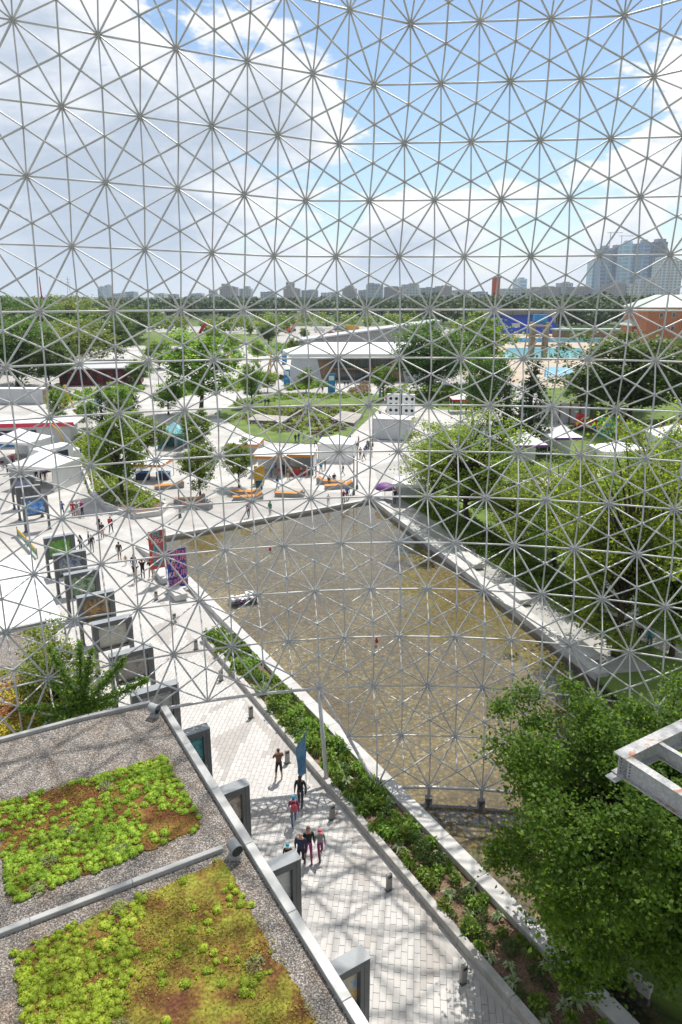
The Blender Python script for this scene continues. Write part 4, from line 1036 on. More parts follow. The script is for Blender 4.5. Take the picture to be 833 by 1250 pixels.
# --- tents
def tent(px, py, w_, d_, h_, label, ang=0, rise=1.1, band=None, walls=(), legs=True, roofm=None, kind='tent', frm=M_lgrey):
    q = G(px, py) if not isinstance(px, Vector) else px
    th = thing('market_tent', label, kind, (q.x, q.y, 0), R(ang))
    x, y = w_/2, d_/2; n = 6
    rf = MB(); rows = []
    for k in range(n+1):           # concave pyramid roof
        f = k/n; s_ = (1-f); zz = h_+rise*(f**1.35); rows.append([(-x*s_, -y*s_, zz), (x*s_, -y*s_, zz), (x*s_, y*s_, zz), (-x*s_, y*s_, zz)])
    for k in range(n):
        for i in range(4): rf.add([rows[k][i], rows[k][(i+1) % 4], rows[k+1][(i+1) % 4], rows[k+1][i]], [(0, 1, 2, 3)])
    rf.build('canopy', roofm or M_canvas, th)
    vb = MB()
    for (cx_, cy_, lx, ly) in ((0, -y, w_, .03), (0, y, w_, .03), (-x, 0, .03, d_), (x, 0, .03, d_)): vb.box((cx_, cy_, h_-.16), (lx, ly, .34))
    vb.build('valance', band or roofm or M_canvas, th)
    if legs:
        for sx in (-1, 1):
            for sy in (-1, 1): MB().tube((sx*(x-.06), sy*(y-.06), 0), (sx*(x-.06), sy*(y-.06), h_-.05), .05, n=6).build('leg', frm, th)
    for wl in walls:
        b_ = {'b': ((0, y-.1, h_/2-.1), (w_-.2, .03, h_-.2)), 'l': ((-x+.1, 0, h_/2-.1), (.03, d_-.2, h_-.2)), 'r': ((x-.1, 0, h_/2-.1), (.03, d_-.2, h_-.2)), 'f': ((0, -y+.1, h_/2-.1), (w_-.2, .03, h_-.2))}[wl]
        MB().box(*b_).build('side_wall', roofm or M_canvas, th)
    return th
tent(332, 577, 4.4, 4.4, 2.7, 'white market tent with orange band, left of a pair over the busy stall', -4, 1.2, M_orange, 'b')
tent(366, 575, 4.2, 4.2, 2.7, 'white market tent with orange band, right of a pair over the busy stall', -4, 1.1, M_orange, 'br')
tent(300, 560, 4.6, 4.6, 2.6, 'white tent tucked behind the small tree left of the busy stall', -4, 1.0, M_orange, 'bl')
tent(412, 560, 5.0, 4.5, 2.6, 'white closed tent beside the crowd near the pond', -6, .9, None, 'flr')
tent(58, 592, 6.2, 5.5, 3.0, 'large white tent with an open front at the left', -16, 1.5, None, 'lr')
tent(28, 560, 7.0, 5.5, 3.0, 'white tent behind the large open-fronted tent', -16, 1.4, None, 'br')
tent(500, 612, 3.6, 3.2, 2.4, 'small white tent at the far right corner of the pond', -10, .8, None, 'b')
tent(640, 568, 4.6, 4.6, 3.3, 'white tent with purple band, left of a pair in the park', 4, 1.4, M_purple, 'bl')
tent(684, 558, 4.6, 4.6, 3.3, 'white tent with purple band, right of a pair in the park', 4, 1.5, M_purple, 'b')
tent(564, 503, 4.6, 4.0, 2.8, 'pale tent with red valance between the dark trees', 0, 1.0, M_redp, '')
tent(752, 566, 6.5, 5, 2.3, 'low white tent behind the right-hand honey locusts', 6, .9, None, 'flr')
tent(822, 556, 7, 6, 3.2, 'white marquee at the right edge of the picture', -4, 1.6, None, 'flr')
tent(786, 742, 4.8, 4.0, 2.4, 'white tent under the nearest honey locust', 20, 1.0, None, 'bl')
tent(214, 546, 4.2, 3.6, 2.5, 'turquoise tent behind the plaza trees', -8, 1.4, None, 'bl', True, M_teal)
tent(232, 543, 3.8, 3.4, 2.4, 'white tent right beside the turquoise tent', -8, .9, None, 'bl')
tent(186, 584, 4.4, 4.0, 2.3, 'tent with orange band half hidden by plaza trees', -8, .8, M_orange, '')
# red-banded booth
q = G(40, 540); th = thing('booth', 'long white booth with a red band across its roof edge', 'booth', q, R(8))
MB().box((0, 0, 1.6), (13, 5.2, 3.2)).build('wall', M_lgrey, th); MB().box((0.4, -.2, 3.3), (14, 6.4, .22)).build('roof', M_canvas, th)
MB().box((.6, -3.42, 3.36), (13.4, .08, .62)).build('fascia', mat('red_band', (.62, .03, .07), .5, .05), th); MB().box((-1.2, -2.62, 1.5), (5.4, .05, 1.9)).build('opening', M_navy, th)
MB().box((-1.2, -2.9, .55), (5.4, .5, 1.0)).build('counter', M_blue, th)
# white food truck at the left
q = G(44, 578); th = thing('food_truck', 'boxy white food truck between the left tents', 'truck', q+Vector((1.2, 3.0, 0)), R(62))
MB().bbox((0, 0, 1.75), (5.2, 2.3, 2.5), .08).build('body', M_canvas, th); MB().bbox((3.2, 0, 1.35), (1.5, 2.1, 1.8), .25).build('cab', M_canvas, th)
MB().box((3.98, 0, 1.75), (.04, 1.8, .7)).build('windscreen', M_glass, th); MB().box((.3, -1.17, 1.9), (2.6, .05, 1.0)).build('hatch', M_navy, th)
for sx in (-1.6, 3.0):
    for sy in (-1, 1): o = MB().tube((sx, sy*1.0-.14, .42), (sx, sy*1.0+.14, .42), .42, n=14).build('wheel', M_black, th); MB().tube((sx, sy*1.0-.15, .42), (sx, sy*1.0+.15, .42), .2, n=10).build('rim', M_lgrey, o)
# corrugated container at the far left, dark red shed
q = G(12, 495); th = thing('container', 'corrugated grey container with a rusty end door', 'container', q+Vector((0, 3, 0)), R(0))
mb = MB()
for i in range(22): mb.box((-6+i*.57, -1.25+(.06 if i % 2 else 0), 1.6), (.57, .12, 3.0))
mb.build('corrugated_side', M_lgrey, th); MB().box((0.2, .2, 1.6), (12.4, 2.7, 3.1)).build('body', M_lgrey, th); MB().box((6.43, .2, 1.5), (.06, 2.4, 2.7)).build('end_door', M_wood, th); MB().box((.2, .2, 3.2), (12.6, 2.9, .1)).build('roof', M_canvas, th)
q = G(120, 470); th = thing('red_shed', 'long dark red shed with a pale roof among the left trees', 'shed', q+Vector((0, 4, 0)), R(10))
MB().box((0, 0, 2.1), (20, 8, 4.2)).build('wall', M_dred, th)
mb = MB(); mb.add([(-10.8, -5, 4.1), (10.8, -5, 4.1), (10.8, 5, 4.9), (-10.8, 5, 4.9), (-10.8, -5, 4.4), (10.8, -5, 4.4), (10.8, 5, 5.2), (-10.8, 5, 5.2)], [(3, 2, 1, 0), (4, 5, 6, 7), (0, 1, 5, 4), (1, 2, 6, 5), (2, 3, 7, 6), (3, 0, 4, 7)]); mb.build('roof', M_lgrey, th)
for i in range(8): MB().box((-8.6+2.45*i, -4.03, 2.2), (1.1, .06, 2.4)).build('door', mat('shed_dark', (.05, .015, .015), .7), th)

# --- totems, signs and banners
def totem(px, py, pyt, wpx, label, m=M_blue):
    q = G(px, py); dep = q.y*math.cos(PITCH)+CAM_H*math.sin(PITCH); h_ = HT(px, py, pyt); wd = wpx*dep/FPX
    th = thing('sign_totem', label, 'sign', q)
    MB().bbox((0, 0, h_*.5+.1), (wd, .3, h_-.2), .03).build('panel', m, th); MB().box((0, -.16, h_*.78), (wd*.7, .03, h_*.22)).build('white_print', M_canvas, th)
    MB().box((-wd*.1, -.16, h_*.42), (wd*.5, .03, h_*.1)).build('white_print', M_teal, th); MB().bbox((0, 0, .08), (wd*1.15, .6, .16), .02).build('base', M_grey, th)
totem(347.5, 445, 428, 6, 'tall blue totem farther away, above the other on the left')
totem(350.5, 470, 451, 7.5, 'tall blue totem left of the pavilion front')
totem(405, 481, 456, 9, 'double-width blue totem before the pavilion door')
totem(312, 480, 457, 4, 'slim blue post sign of the gateway')
totem(464, 485, 473, 2.5, 'thin blue marker beside the pavilion path')
totem(584, 550, 532, 12, 'blue information panel under the honey locusts')
totem(120, 496, 488, 8, 'small grey-blue kiosk sign right of the red shed', M_teal)
# two cloth banners beside the pond
def banner(bx, by, ty, wdt, hgt, clothm, inkm, lines, label):
    q = G(bx, by); h_ = HT(bx, by, ty); th = thing('cloth_banner', label, 'banner', q, WANG+R(4))
    MB().tube((0, 0, 0), (0, 0, h_), .035, n=8).build('pole', M_grey, th); MB().tube((.02, 0, h_-.05), (-wdt-.05, 0, h_-.05), .02, n=6).build('cross_bar', M_grey, th)
    MB().bbox((-.2, 0, .1), (1.0, .8, .2), .03).build('base', M_stone, th)
    cb = MB(); nx, nz = 6, 10
    for k in range(nz+1):
        for i in range(nx+1): cb.v.append((-.05-wdt*i/nx, .05*math.sin(i*1.3+k*.5), h_-.08-hgt*k/nz))
    for k in range(nz):
        for i in range(nx): cb.f.append((k*(nx+1)+i, k*(nx+1)+i+1, (k+1)*(nx+1)+i+1, (k+1)*(nx+1)+i)); cb.m.append(0)
    cl = cb.build('cloth', clothm, th, True)
    for txt, sx, yy, sizex, hh, im in lines:
        cu = bpy.data.curves.new('lettering', 'FONT'); cu.body = txt; cu.size = 1.0; cu.extrude = .004; cu.fill_mode = 'BOTH'; cu.offset = .02; cu.align_x = 'CENTER'; cu.align_y = 'CENTER'
        cu.materials.append(im); tmp = bpy.data.objects.new('tmp', cu); COL.objects.link(tmp); dg_ = bpy.context.evaluated_depsgraph_get(); me_ = bpy.data.meshes.new_from_object(tmp.evaluated_get(dg_)); bpy.data.objects.remove(tmp); o = inst('lettering', me_, th)
        o.location = (-.05-wdt*sx, -.085, h_-.08-hgt*yy); o.rotation_euler = (R(90), 0, 0); o.scale = (sizex, hh, 1)
M_ban1 = mat('banner_coral', (.62, .09, .06), .6, .06, 2); M_ban2 = mat('banner_blue', (.05, .06, .36), .6, .06, 2)
M_inkt = mat('ink_teal', (.05, .36, .38), .6, .03); M_inkp = mat('ink_pink', (.68, .20, .30), .6, .03); M_inkw = mat('ink_light', (.72, .55, .5), .6, .03)
banner(206, 709, 645, 1.38, 3.2, M_ban1, M_inkt, [('EU', .42, .10, .85, .68, M_inkt), ('R\u00caKA!', .45, .27, .42, .5, M_inkw), ('EU', .4, .45, .95, .7, M_inkt), ('R\u00caKA!', .45, .62, .42, .5, M_inkw), ('EU', .42, .82, .95, .8, M_inkt)], 'coral red banner with turquoise EU lettering beside the pond')
banner(230, 719, 667, 1.55, 3.2, M_ban2, M_inkp, [('EUR\u00caKA!', .5, .09, .40, .5, M_inkp), ('EUR', .35, .24, .55, .6, M_inkp), ('KA', .8, .26, .45, .7, M_inkw), ('\u00caKA!', .45, .43, .55, .7, M_inkp), ('EUR', .35, .62, .6, .7, M_inkp), ('KA!', .75, .63, .42, .6, M_inkw), ('EUR\u00caKA!', .5, .84, .40, .7, M_inkp)], 'blue banner with pink lettering beside the pond')
# feather flag on the walkway
q = G(374, 962); th = thing('feather_flag', 'blue feather flag on a bent pole above the woman in black', 'flag', (q.x, q.y, .034), R(48)); h_ = HT(374, 962, 889)
mb = MB(); mb.path([(0, 0, 0), (0, 0, h_*.6), (0, 0, h_*.86), (.12, 0, h_*.98), (.22, 0, h_)], [.022, .02, .016, .012, .008], 6); mb.build('pole', M_lgrey, th)
fl = MB(); nn = 12
for k in range(nn+1):
    f = k/nn; z_ = h_*(.24+.74*f); x0 = .02+(.12*max(0, (f-.78)/.22)); wd = .58*min(1, .45+f*3)*(1-max(0, (f-.72)/.28)**1.6)+.03
    fl.v += [(x0, .03*math.sin(f*9), z_), (x0-wd*.5, .05*math.sin(f*9+1), z_-.02), (x0-wd, .06*math.sin(f*9+2), z_-.1)]
for k in range(nn):
    for i in range(2): fl.f.append((k*3+i, k*3+i+1, k*3+4+i, k*3+3+i)); fl.m.append(0)
fl.build('flag_cloth', mat('flag_blue', (.05, .16, .36), .6, .2, 2.4, col2=(.16, .30, .45)), th, True)
MB().bbox((0, 0, .03), (.3, .3, .05), .01).build('base', M_grey, th)
# white ramp walls and blocks near the banners
for a in (((118, 660), (124, 640), 0, ''),): pass
def wedge_wall(p0, p1, h0, h1, w_, label):
    a, b_ = G(*p0), G(*p1); d = b_-a; th = thing('ramp_wall', label, 'wall', a, math.atan2(d.y, d.x)); L = d.length
    mb = MB(); mb.add([(0, -w_/2, 0), (L, -w_/2, 0), (L, w_/2, 0), (0, w_/2, 0), (0, -w_/2, h0), (L, -w_/2, h1), (L, w_/2, h1), (0, w_/2, h0)], [(3, 2, 1, 0), (4, 5, 6, 7), (0, 1, 5, 4), (1, 2, 6, 5), (2, 3, 7, 6), (3, 0, 4, 7)])
    mb.build('slab', M_stone, th); MB().box((L/2, 0, .05), (L+.1, w_+.12, .1)).build('foot', M_kerb, th)
wedge_wall((172, 668), (196, 690), .2, .9, .9, 'sloping pale wall end left of the coral banner')
def bench_block(px, py, l_, w_, hh, ang, label):
    q = G(px, py); th = thing('stone_bench', label, 'bench', q, R(ang)); MB().bbox((0, 0, hh*.55+.06), (l_, w_, hh*.75), .03).build('seat', M_stone, th); MB().box((0, 0, .07), (l_*.9, w_*.8, .13)).build('foot', M_kerb, th)
bench_block(200, 707, 2.6, 1.0, .6, -59, 'pale stone block below the coral banner'); bench_block(216, 728, 2.4, 1.0, .6, -59, 'pale stone block below the blue banner')
for i, (x, y) in enumerate(((574, 688), (628, 730), (705, 795))): bench_block(x, y, 3.2, 1.1, .55, -72, ('stone bench by the park wall, farthest of three', 'stone bench by the park wall, middle of three', 'stone bench by the park wall, nearest of three')[i])
# paths in the park
tag(MB().sheet([(3.9, 78.4), (16.9, 39.2), (19.6, 39.6), (6.2, 79.8)], .006).build('pond_path', mat('stone_strip', (.40, .39, .37), .85, .12, .8, .1, 12)), kind='structure')
tag(MB().sheet([P2(G(*q)) for q in ((700, 745), (765, 772), (845, 815), (900, 830), (900, 800), (845, 790), (775, 757), (715, 735))], .010).build('park_path', M_path), kind='structure')
tag(MB().sheet([P2(G(*q)) for q in ((560, 600), (700, 575), (860, 560), (860, 575), (700, 590), (565, 612))], .014).build('park_path', M_path), kind='structure')
hp_ = [P2(G(*q)) for q in ((512, 618), (566, 662), (640, 716), (722, 768), (760, 770), (668, 700), (600, 652), (545, 612))]
shrubs_in('park_shrubs', 'loose green undergrowth along the park side of the pond wall', hp_, 420, 16, LEAF['round'], .4, 1.0, .2, 60)
# thin poles
for i, (x, y, yt, lab) in enumerate(((436, 597, 545, 'tall dark pole on the sloping path right of the garden'), (455, 545, 500, 'tall dark pole by the white dotted panels'), (432, 604, 556, 'thin mast beside the closed white tent'), (66, 560, 458, 'grey lamp mast behind the food truck'),
                                (194, 470, 420, 'lamp mast right of the red shed'), (668, 470, 420, 'dark mast beside the pools'), (540, 432, 408, 'short mast at the end of the pavilion roof'), (220, 632, 590, 'thin dark mast beside the lounger pair'))):
    q = G(x, y); th = thing('lamp_post', lab, 'lamp post', q); h_ = HT(x, y, yt)
    MB().tube((0, 0, 0), (0, 0, h_), .10, .06, 8).build('mast', M_grey, th); MB().tube((0, 0, 0), (0, 0, .5), .17, .15, 8).build('foot', M_frame, th); MB().bbox((0, -.3, h_-.05), (.22, .7, .1), .02).build('lamp_head', M_frame, th)
# yellow tripods and arch, red sculpture
def tripod(px, py, pyt, label, s_=1.0):
    q = G(px, py); h_ = HT(px, py, pyt); th = thing('yellow_tripod', label, 'sculpture', q)
    for k in range(3): a = k*2.094+.4; MB().tube((math.cos(a)*h_*.28, math.sin(a)*h_*.28, 0), (-math.cos(a)*.2, -math.sin(a)*.2, h_), .22*s_, .16*s_, 8).build('leg', M_yellow, th)
tripod(82, 498, 470, 'bent yellow poles behind the red-banded booth'); tripod(280, 450, 425, 'yellow tripod sculpture left of the tall blue totems'); tripod(332, 462, 430, 'yellow tripod poles below the left totem')
q = G(76, 552); th = thing('yellow_arch', 'thin curved yellow pole beside the food truck', 'sculpture', q); mb = MB(); mb.path([(0, 0, 0), (.3, 0, 1.8), (-.3, 0, 3.4), (-1.2, 0, 4.3)], [.14, .13, .11, .07], 8); mb.build('pole', M_yellow, th, True); MB().tube((0, 0, 0), (0, 0, .1), .5, n=10).build('foot', M_grey, th)
q = G(251, 415); th = thing('red_sculpture', 'bright red bent steel sculpture on the grassy mound', 'sculpture', q+Vector((0, 0, 1))); h_ = 7.5
mb = MB(); mb.path([(-4, 0, .2), (-.5, 0, h_*.8), (1.8, 0, h_)], [.7, 1.0, .6], 4); mb.build('left_leg', M_redp, th); mb = MB(); mb.path([(3, 0, .2), (2.2, 0, h_*.6), (1.8, 0, h_)], [.7, .9, .6], 4); mb.build('right_leg', M_redp, th)
# white dotted panels and boxes on the right of the garden
q = G(490, 520); th = thing('dotted_panels', 'tall white panels with rows of black dots by the sloping path', 'panel', q, R(-14)); h_ = HT(490, 520, 481)
MB().box((-1.5, 0, h_/2), (2.2, .6, h_)).build('panel', M_canvas, th); MB().box((1.2, 0, h_/2), (2.2, .6, h_)).build('panel', M_canvas, th); MB().box((-.15, .1, h_/2), (.4, .3, h_)).build('post', M_black, th)
for cx_ in (-1.9, -.9, .9, 1.9):
    for k in range(5): MB().tube((cx_, -.31, h_*(.14+.18*k)), (cx_, -.36, h_*(.14+.18*k)), .27, n=12).build('dot', M_black, th)
q = G(478, 537); th = thing('white_cabin', 'white cabin box beside the sloping path', 'cabin', q, R(-14)); MB().bbox((0, 1.5, 1.7), (6.0, 3.4, 3.2), .05).build('body', M_lgrey, th); MB().box((0, 1.5, 3.4), (6.3, 3.7, .14)).build('roof', M_canvas, th); MB().box((0, 1.5, .06), (5.4, 3, .12)).build('skid', M_grey, th)
# things in the park: stage wall, green booth, red machine, bunting
q = G(676, 516); th = thing('timber_wall', 'pale panel wall with timber posts at the edge of the pools', 'wall', q, R(-12)); h_ = 3.6
for i in range(7): MB().box((-5.2+1.75*i, .1, h_/2), (1.6, .12, h_)).build('panel', M_lgrey, th); MB().box((-6.1+1.75*i, -.1, h_/2+.2), (.26, .26, h_+.4)).build('post', M_wood, th)
q = G(738, 532); th = thing('green_booth', 'bright green upright booth beside the red machine', 'booth', q); MB().bbox((0, 0, 1.5), (2.0, 1.6, 3.0), .05).build('body', M_green, th); MB().box((.2, -.83, 1.5), (.8, .05, 1.6)).build('door', M_teal, th)
q = G(715, 525); th = thing('red_machine', 'red wheeled machine with a low boom left of the green booth', 'machine', q, R(-6))
MB().bbox((0, 0, 1.3), (3.6, 1.8, 1.2), .1).build('body', M_redp, th); MB().bbox((-1.0, 0, 2.3), (1.3, 1.6, 1.0), .15).build('cab', M_redp, th); MB().box((1.5, 0, 1.7), (6.0, .35, .35)).build('boom', M_redp, th)
for sx in (-1.2, 1.2):
    for sy in (-1, 1): MB().tube((sx, sy*.95-.15, .55), (sx, sy*.95+.15, .55), .55, n=12).build('wheel', M_black, th)
a, b_ = G(700, 548)+Vector((0, 0, 4.2)), G(832, 545)+Vector((0, 0, 4.0)); th = thing('bunting', 'string of coloured pennants across the park tents', 'bunting', (a.x, a.y, a.z))
mb = MB(); pts = []
for k in range(33): f = k/32; v = a.lerp(b_, f)-a; v.z -= 1.1*4*f*(1-f); pts.append(v)
mb.path(pts, [.02]*33, 4); mb.build('cord', M_grey, th)
for k in range(32):
    v = (pts[k]+pts[k+1])/2; MB().add([(v.x-.32, v.y, v.z), (v.x+.32, v.y, v.z), (v.x, v.y, v.z-.7), (v.x-.32, v.y+.02, v.z), (v.x+.32, v.y+.02, v.z), (v.x, v.y+.02, v.z-.7)], [(0, 2, 1), (3, 4, 5), (0, 1, 4, 3), (1, 2, 5, 4), (2, 0, 3, 5)]).build('pennant', (M_yellow, M_redp, M_teal, M_orange, M_green, M_blue)[k % 6], th)
# floating heap and buoys on the pond
q = G(297, 729); th = thing('floating_heap', 'pale crumpled floating heap with purple scraps on the pond', 'float', (q.x, q.y, -.24), R(24)); th.scale = (.85, .85, .8)
MB().bbox((0, 0, .07), (2.6, 1.3, .14), .03).build('raft', M_grey, th); rd = random.Random(3); mb = MB()
for k in range(26): mb.box((rd.uniform(-1.1, 1.1), rd.uniform(-.5, .5), .2+rd.uniform(0, .3)), (rd.uniform(.2, .5), rd.uniform(.2, .4), rd.uniform(.1, .35)), rd.uniform(0, 3))
mb.build('heap', M_canvas, th); mb = MB()
for k in range(10): mb.box((rd.uniform(-1.2, 1.2), -.6+rd.uniform(-.15, .1), .16+rd.uniform(0, .2)), (rd.uniform(.1, .35), .2, .14), rd.uniform(0, 3))
mb.build('scraps', M_purple, th); MB().tube((1.1, .2, .1), (1.1, .2, .95), .05, n=6).build('stake', M_purple, th)
for x, y, lab in ((330, 671, 'small red buoy on the far half of the pond'), (460, 783, 'small red buoy in the middle of the pond')):
    q = G(x, y, -.2); th = thing('buoy', lab, 'buoy', (q.x, q.y, -.26)); MB().tube((0, 0, 0), (0, 0, .2), .11, .11, 10).build('float', M_redp, th); MB().tube((0, 0, .2), (0, 0, .36), .10, .02, 10).build('cone', M_redp, th)
q = G(470, 610); th = thing('purple_dome', 'round purple shade beside the small white tent', 'umbrella', q); MB().dome((0, 0, 1.3), 1.15, .7, 14, 4).build('canopy', M_purple, th, True); MB().tube((0, 0, 0), (0, 0, 1.9), .03, n=6).build('pole', M_grey, th)
# green and yellow crowd barrier tape by the stands
a, b_ = G(22, 655), G(46, 682); d = b_-a; th = thing('barrier', 'low barrier with yellow and green bands left of the picture stands', 'barrier', a, math.atan2(d.y, d.x)); L = d.length
MB().box((L/2, 0, .75), (L, .06, .3)).build('yellow_band', M_yellow, th); MB().box((L/2, 0, .40), (L, .06, .3)).build('green_band', M_green, th)
for f in (0, .5, 1): MB().tube((L*f, 0, 0), (L*f, 0, 1.0), .05, n=6).build('post', M_grey, th)
# stall goods under the market tents
q = G(362, 580); th = thing('stall_table', 'red-draped stall table under the market tent', 'table', q, R(-4)); MB().bbox((0, 0, .5), (2.4, .8, .9), .03).build('drape', M_redp, th); MB().box((0, 0, .97), (2.5, .9, .04)).build('top', M_wood, th)
q = G(296, 592); th = thing('stall_sign', 'white and blue roll-up sign left of the stall', 'sign', q+Vector((1.9, 1, 0))); MB().box((0, 0, 1.05), (.9, .04, 1.9)).build('panel', M_lgrey, th); MB().box((0, 0, .05), (1.0, .3, .1)).build('foot', M_grey, th)
for i, (x, y, lab) in enumerate(((175, 585, 'blue box on the ground under the plaza trees, left'), (200, 585, 'blue box on the ground under the plaza trees, right'))):
    q = G(x, y); th = thing('crate', lab, 'crate', q); MB().bbox((0, 0, .45), (1.6, 1.0, .9), .03).build('body', M_navy, th); MB().bbox((0, 0, .95), (1.66, 1.06, .1), .02).build('lid', M_blue, th)
# ================================================================== pavilion and the far ground
q = G(430, 472); PV = thing('pavilion', 'low white-roofed pavilion with brown splayed entrance', 'pavilion', (3.5, 188, 0))
rfz = 6.4
MB().prism([(-17, 0), (17.5, 0), (27, 12), (24, 46), (-12, 46), (-20, 14)], rfz, rfz+.9).build('roof', mat('pavilion_roof', (.74, .74, .72), .5, .04, .2), PV)
def quadwall(pts, m, name): MB().add(pts+[(x, y+.4, z) for x, y, z in pts], [(0, 1, 2, 3), (7, 6, 5, 4), (0, 4, 5, 1), (1, 5, 6, 2), (2, 6, 7, 3), (3, 7, 4, 0)]).build(name, m, PV)
quadwall([(-17.5, -1.5, 0), (-8.5, .2, 0), (-9.8, .6, rfz), (-16.5, .6, rfz)], M_lgrey, 'side_wall'); quadwall([(13.5, .2, 0), (25, 4, 0), (24, 6, rfz), (11.8, .6, rfz)], M_lgrey, 'side_wall')
quadwall([(-8.4, .2, 0), (-5.6, 3, 0), (-5.8, 3, rfz-.02), (-9.7, .6, rfz-.02)], M_brown, 'splayed_wall'); quadwall([(9.8, 3, 0), (13.4, .2, 0), (11.7, .6, rfz-.02), (9.6, 3, rfz-.02)], M_brown, 'splayed_wall')
MB().box((2, 4.2, rfz/2), (16, .3, rfz-.1)).build('glazing', M_glass, PV)
for i in range(9): MB().box((-5.4+1.85*i, 3.95, rfz/2), (.16, .2, rfz-.1)).build('mullion', M_brown, PV)
MB().box((2, 3.6, 3.1), (15.6, .8, .5)).build('gallery_band', M_brown, PV); MB().box((2, 20, rfz/2), (28, 30, rfz-.1)).build('back_volume', M_grey, PV)
q = G(440, 425); th = thing('wedge_roof', 'grey wedge-shaped roof rising behind the white pavilion', 'building', (8, 285, 0))
MB().add([(-28, 0, 0), (30, 0, 0), (30, 16, 0), (-28, 16, 0), (-28, 0, 3.5), (30, 0, 11.5), (30, 16, 11.5), (-28, 16, 3.5)], [(3, 2, 1, 0), (4, 5, 6, 7), (0, 1, 5, 4), (1, 2, 6, 5), (2, 3, 7, 6), (3, 0, 4, 7)]).build('body', M_grey, th)
MB().add([(-29, -.6, 3.6), (31, -.6, 11.7), (31, 17, 11.7), (-29, 17, 3.6), (-29, -.6, 4.2), (31, -.6, 12.3), (31, 17, 12.3), (-29, 17, 4.2)], [(3, 2, 1, 0), (4, 5, 6, 7), (0, 1, 5, 4), (1, 2, 6, 5), (2, 3, 7, 6), (3, 0, 4, 7)]).build('roof', M_lgrey, th)
tag(MB().sheet([(-220, 331), (120, 331), (160, 520), (-160, 520)], -.55).build('car_park', mat('car_park', (.42, .40, .37), .9, .15, .05)), kind='structure')
# grassy mound with a path
mb = MB(); c = G(210, 420); n = 20
mb.dome((c.x, c.y+25, -.7), 38, 4.2, 24, 6); tag(mb.build('grass_mound', M_lawn, None, True), kind='structure')
tag(MB().sheet([(-150, 331), (-28, 331), (-40, 420), (-200, 470)], -.5).build('meadow', M_lawn), kind='structure')
# small hedges / islands on the plaza
for i, (pts, lab) in enumerate((([(262, 470), (330, 455), (345, 462), (290, 478)], 'green verge with shrubs left of the blue totems'), ([(196, 480), (240, 470), (250, 478), (200, 490)], 'green verge behind the large light tree'), ([(300, 425), (360, 418), (366, 430), (310, 436)], 'shrub verge beside the yellow tripod'), ([(350, 472), (400, 468), (400, 472), (352, 477)], 'low hedge before the pavilion wall'), ([(70, 482), (170, 470), (176, 478), (76, 492)], 'green verge before the red shed'), ([(495, 480), (530, 470), (600, 470), (590, 500), (520, 500)], 'undergrowth below the large oak'))):
    poly = [P2(G(*k)) for k in pts]
    tag(MB().sheet(poly, .012).build('verge', M_lawn), kind='structure'); shrubs_in('verge_shrubs', lab, poly, 90, 30+i, LEAF['round'], .6, 1.4, .6)
# vehicles in the car park ----------------------------------------------------
def vehicle(x, y, ang, col, label, L=4.4, hgt=1.45, kind='car', z=-.55):
    th = thing('parked_'+kind, label, kind, (x, y, z), R(ang)); mt = mat('paint_%d_%d_%d' % tuple(int(k*100) for k in col), col, .35, .05, 2, coat=.5)
    W = 1.8 if L < 6 else 2.4
    if kind == 'car':
        prof = [(-L/2, .3), (L/2, .3), (L/2, .8), (L*.28, .95), (L*.12, hgt), (-L*.3, hgt), (-L*.46, .95), (-L/2, .85)]
        k = len(prof); vs = [(a, -W/2, b) for a, b in prof]+[(a, W/2, b) for a, b in prof]
        MB().add(vs, [tuple(range(k)), tuple(range(2*k-1, k-1, -1))]+[(i, k+i, k+(i+1) % k, (i+1) % k) for i in range(k)]).build('body', mt, th)
        for sy in (-1, 1): MB().add([(L*.24, sy*(W/2+.01), .98), (L*.11, sy*(W/2+.01), hgt-.08), (-L*.28, sy*(W/2+.01), hgt-.08), (-L*.40, sy*(W/2+.01), .98)], [(0, 1, 2, 3)]).build('side_window', M_glass, th)
    else:
        MB().bbox((-.8, 0, hgt/2+.4), (L-1.8, W, hgt-.5), .06).build('cargo_box', mt, th); MB().bbox((L/2-.8, 0, hgt*.42+.2), (1.7, W*.95, hgt*.62), .15).build('cab', mt, th); MB().box((L/2+.06, 0, hgt*.55), (.05, W*.8, .6)).build('windscreen', M_glass, th)
    for sx in (-.3, .3):
        for sy in (-1, 1): MB().tube((sx*L, sy*(W/2-.05)-.1, .33), (sx*L, sy*(W/2-.05)+.1, .33), .34, n=10).build('wheel', M_black, th)
for px, Y, ang, col, lab, L, hg, kd in ((462, 300, 10, (.35, .36, .38), 'silver car parked behind the pavilion roof end', 4.4, 1.45, 'car'), (470, 318, 10, (.05, .06, .08), 'dark car beyond the silver car behind the pavilion', 4.4, 1.45, 'car'),
        (390, 440, 0, (.7, .7, .7), 'white van in the car park left of the orange excavator', 7, 3, 'truck'), (352, 445, 5, (.06, .06, .07), 'dark flatbed truck at the left of the car park', 9, 2.6, 'truck'), (430, 455, 0, (.65, .33, .02), 'yellow-orange truck in the middle of the car park', 9, 3.6, 'truck'),
        (478, 450, 0, (.68, .34, .03), 'long yellow trailer at the right of the car park', 13, 3.4, 'truck'), (495, 440, 0, (.66, .66, .66), 'white lorry below the yellow trailer', 8, 3.2, 'truck'), (415, 452, 0, (.10, .11, .12), 'dark lorry left of the yellow-orange truck', 8, 3, 'truck'),
        (520, 400, 5, (.12, .4, .16), 'green and white truck near the lake shore', 8, 3.2, 'truck'), (443, 420, 12, (.5, .5, .52), 'grey car in the front row of the car park', 4.4, 1.45, 'car'), (405, 425, 8, (.4, .05, .05), 'red car in the front row of the car park', 4.4, 1.45, 'car')):
    p = S(px, 380, Y); vehicle(p.x, Y, ang, col, lab, L, hg, kd)
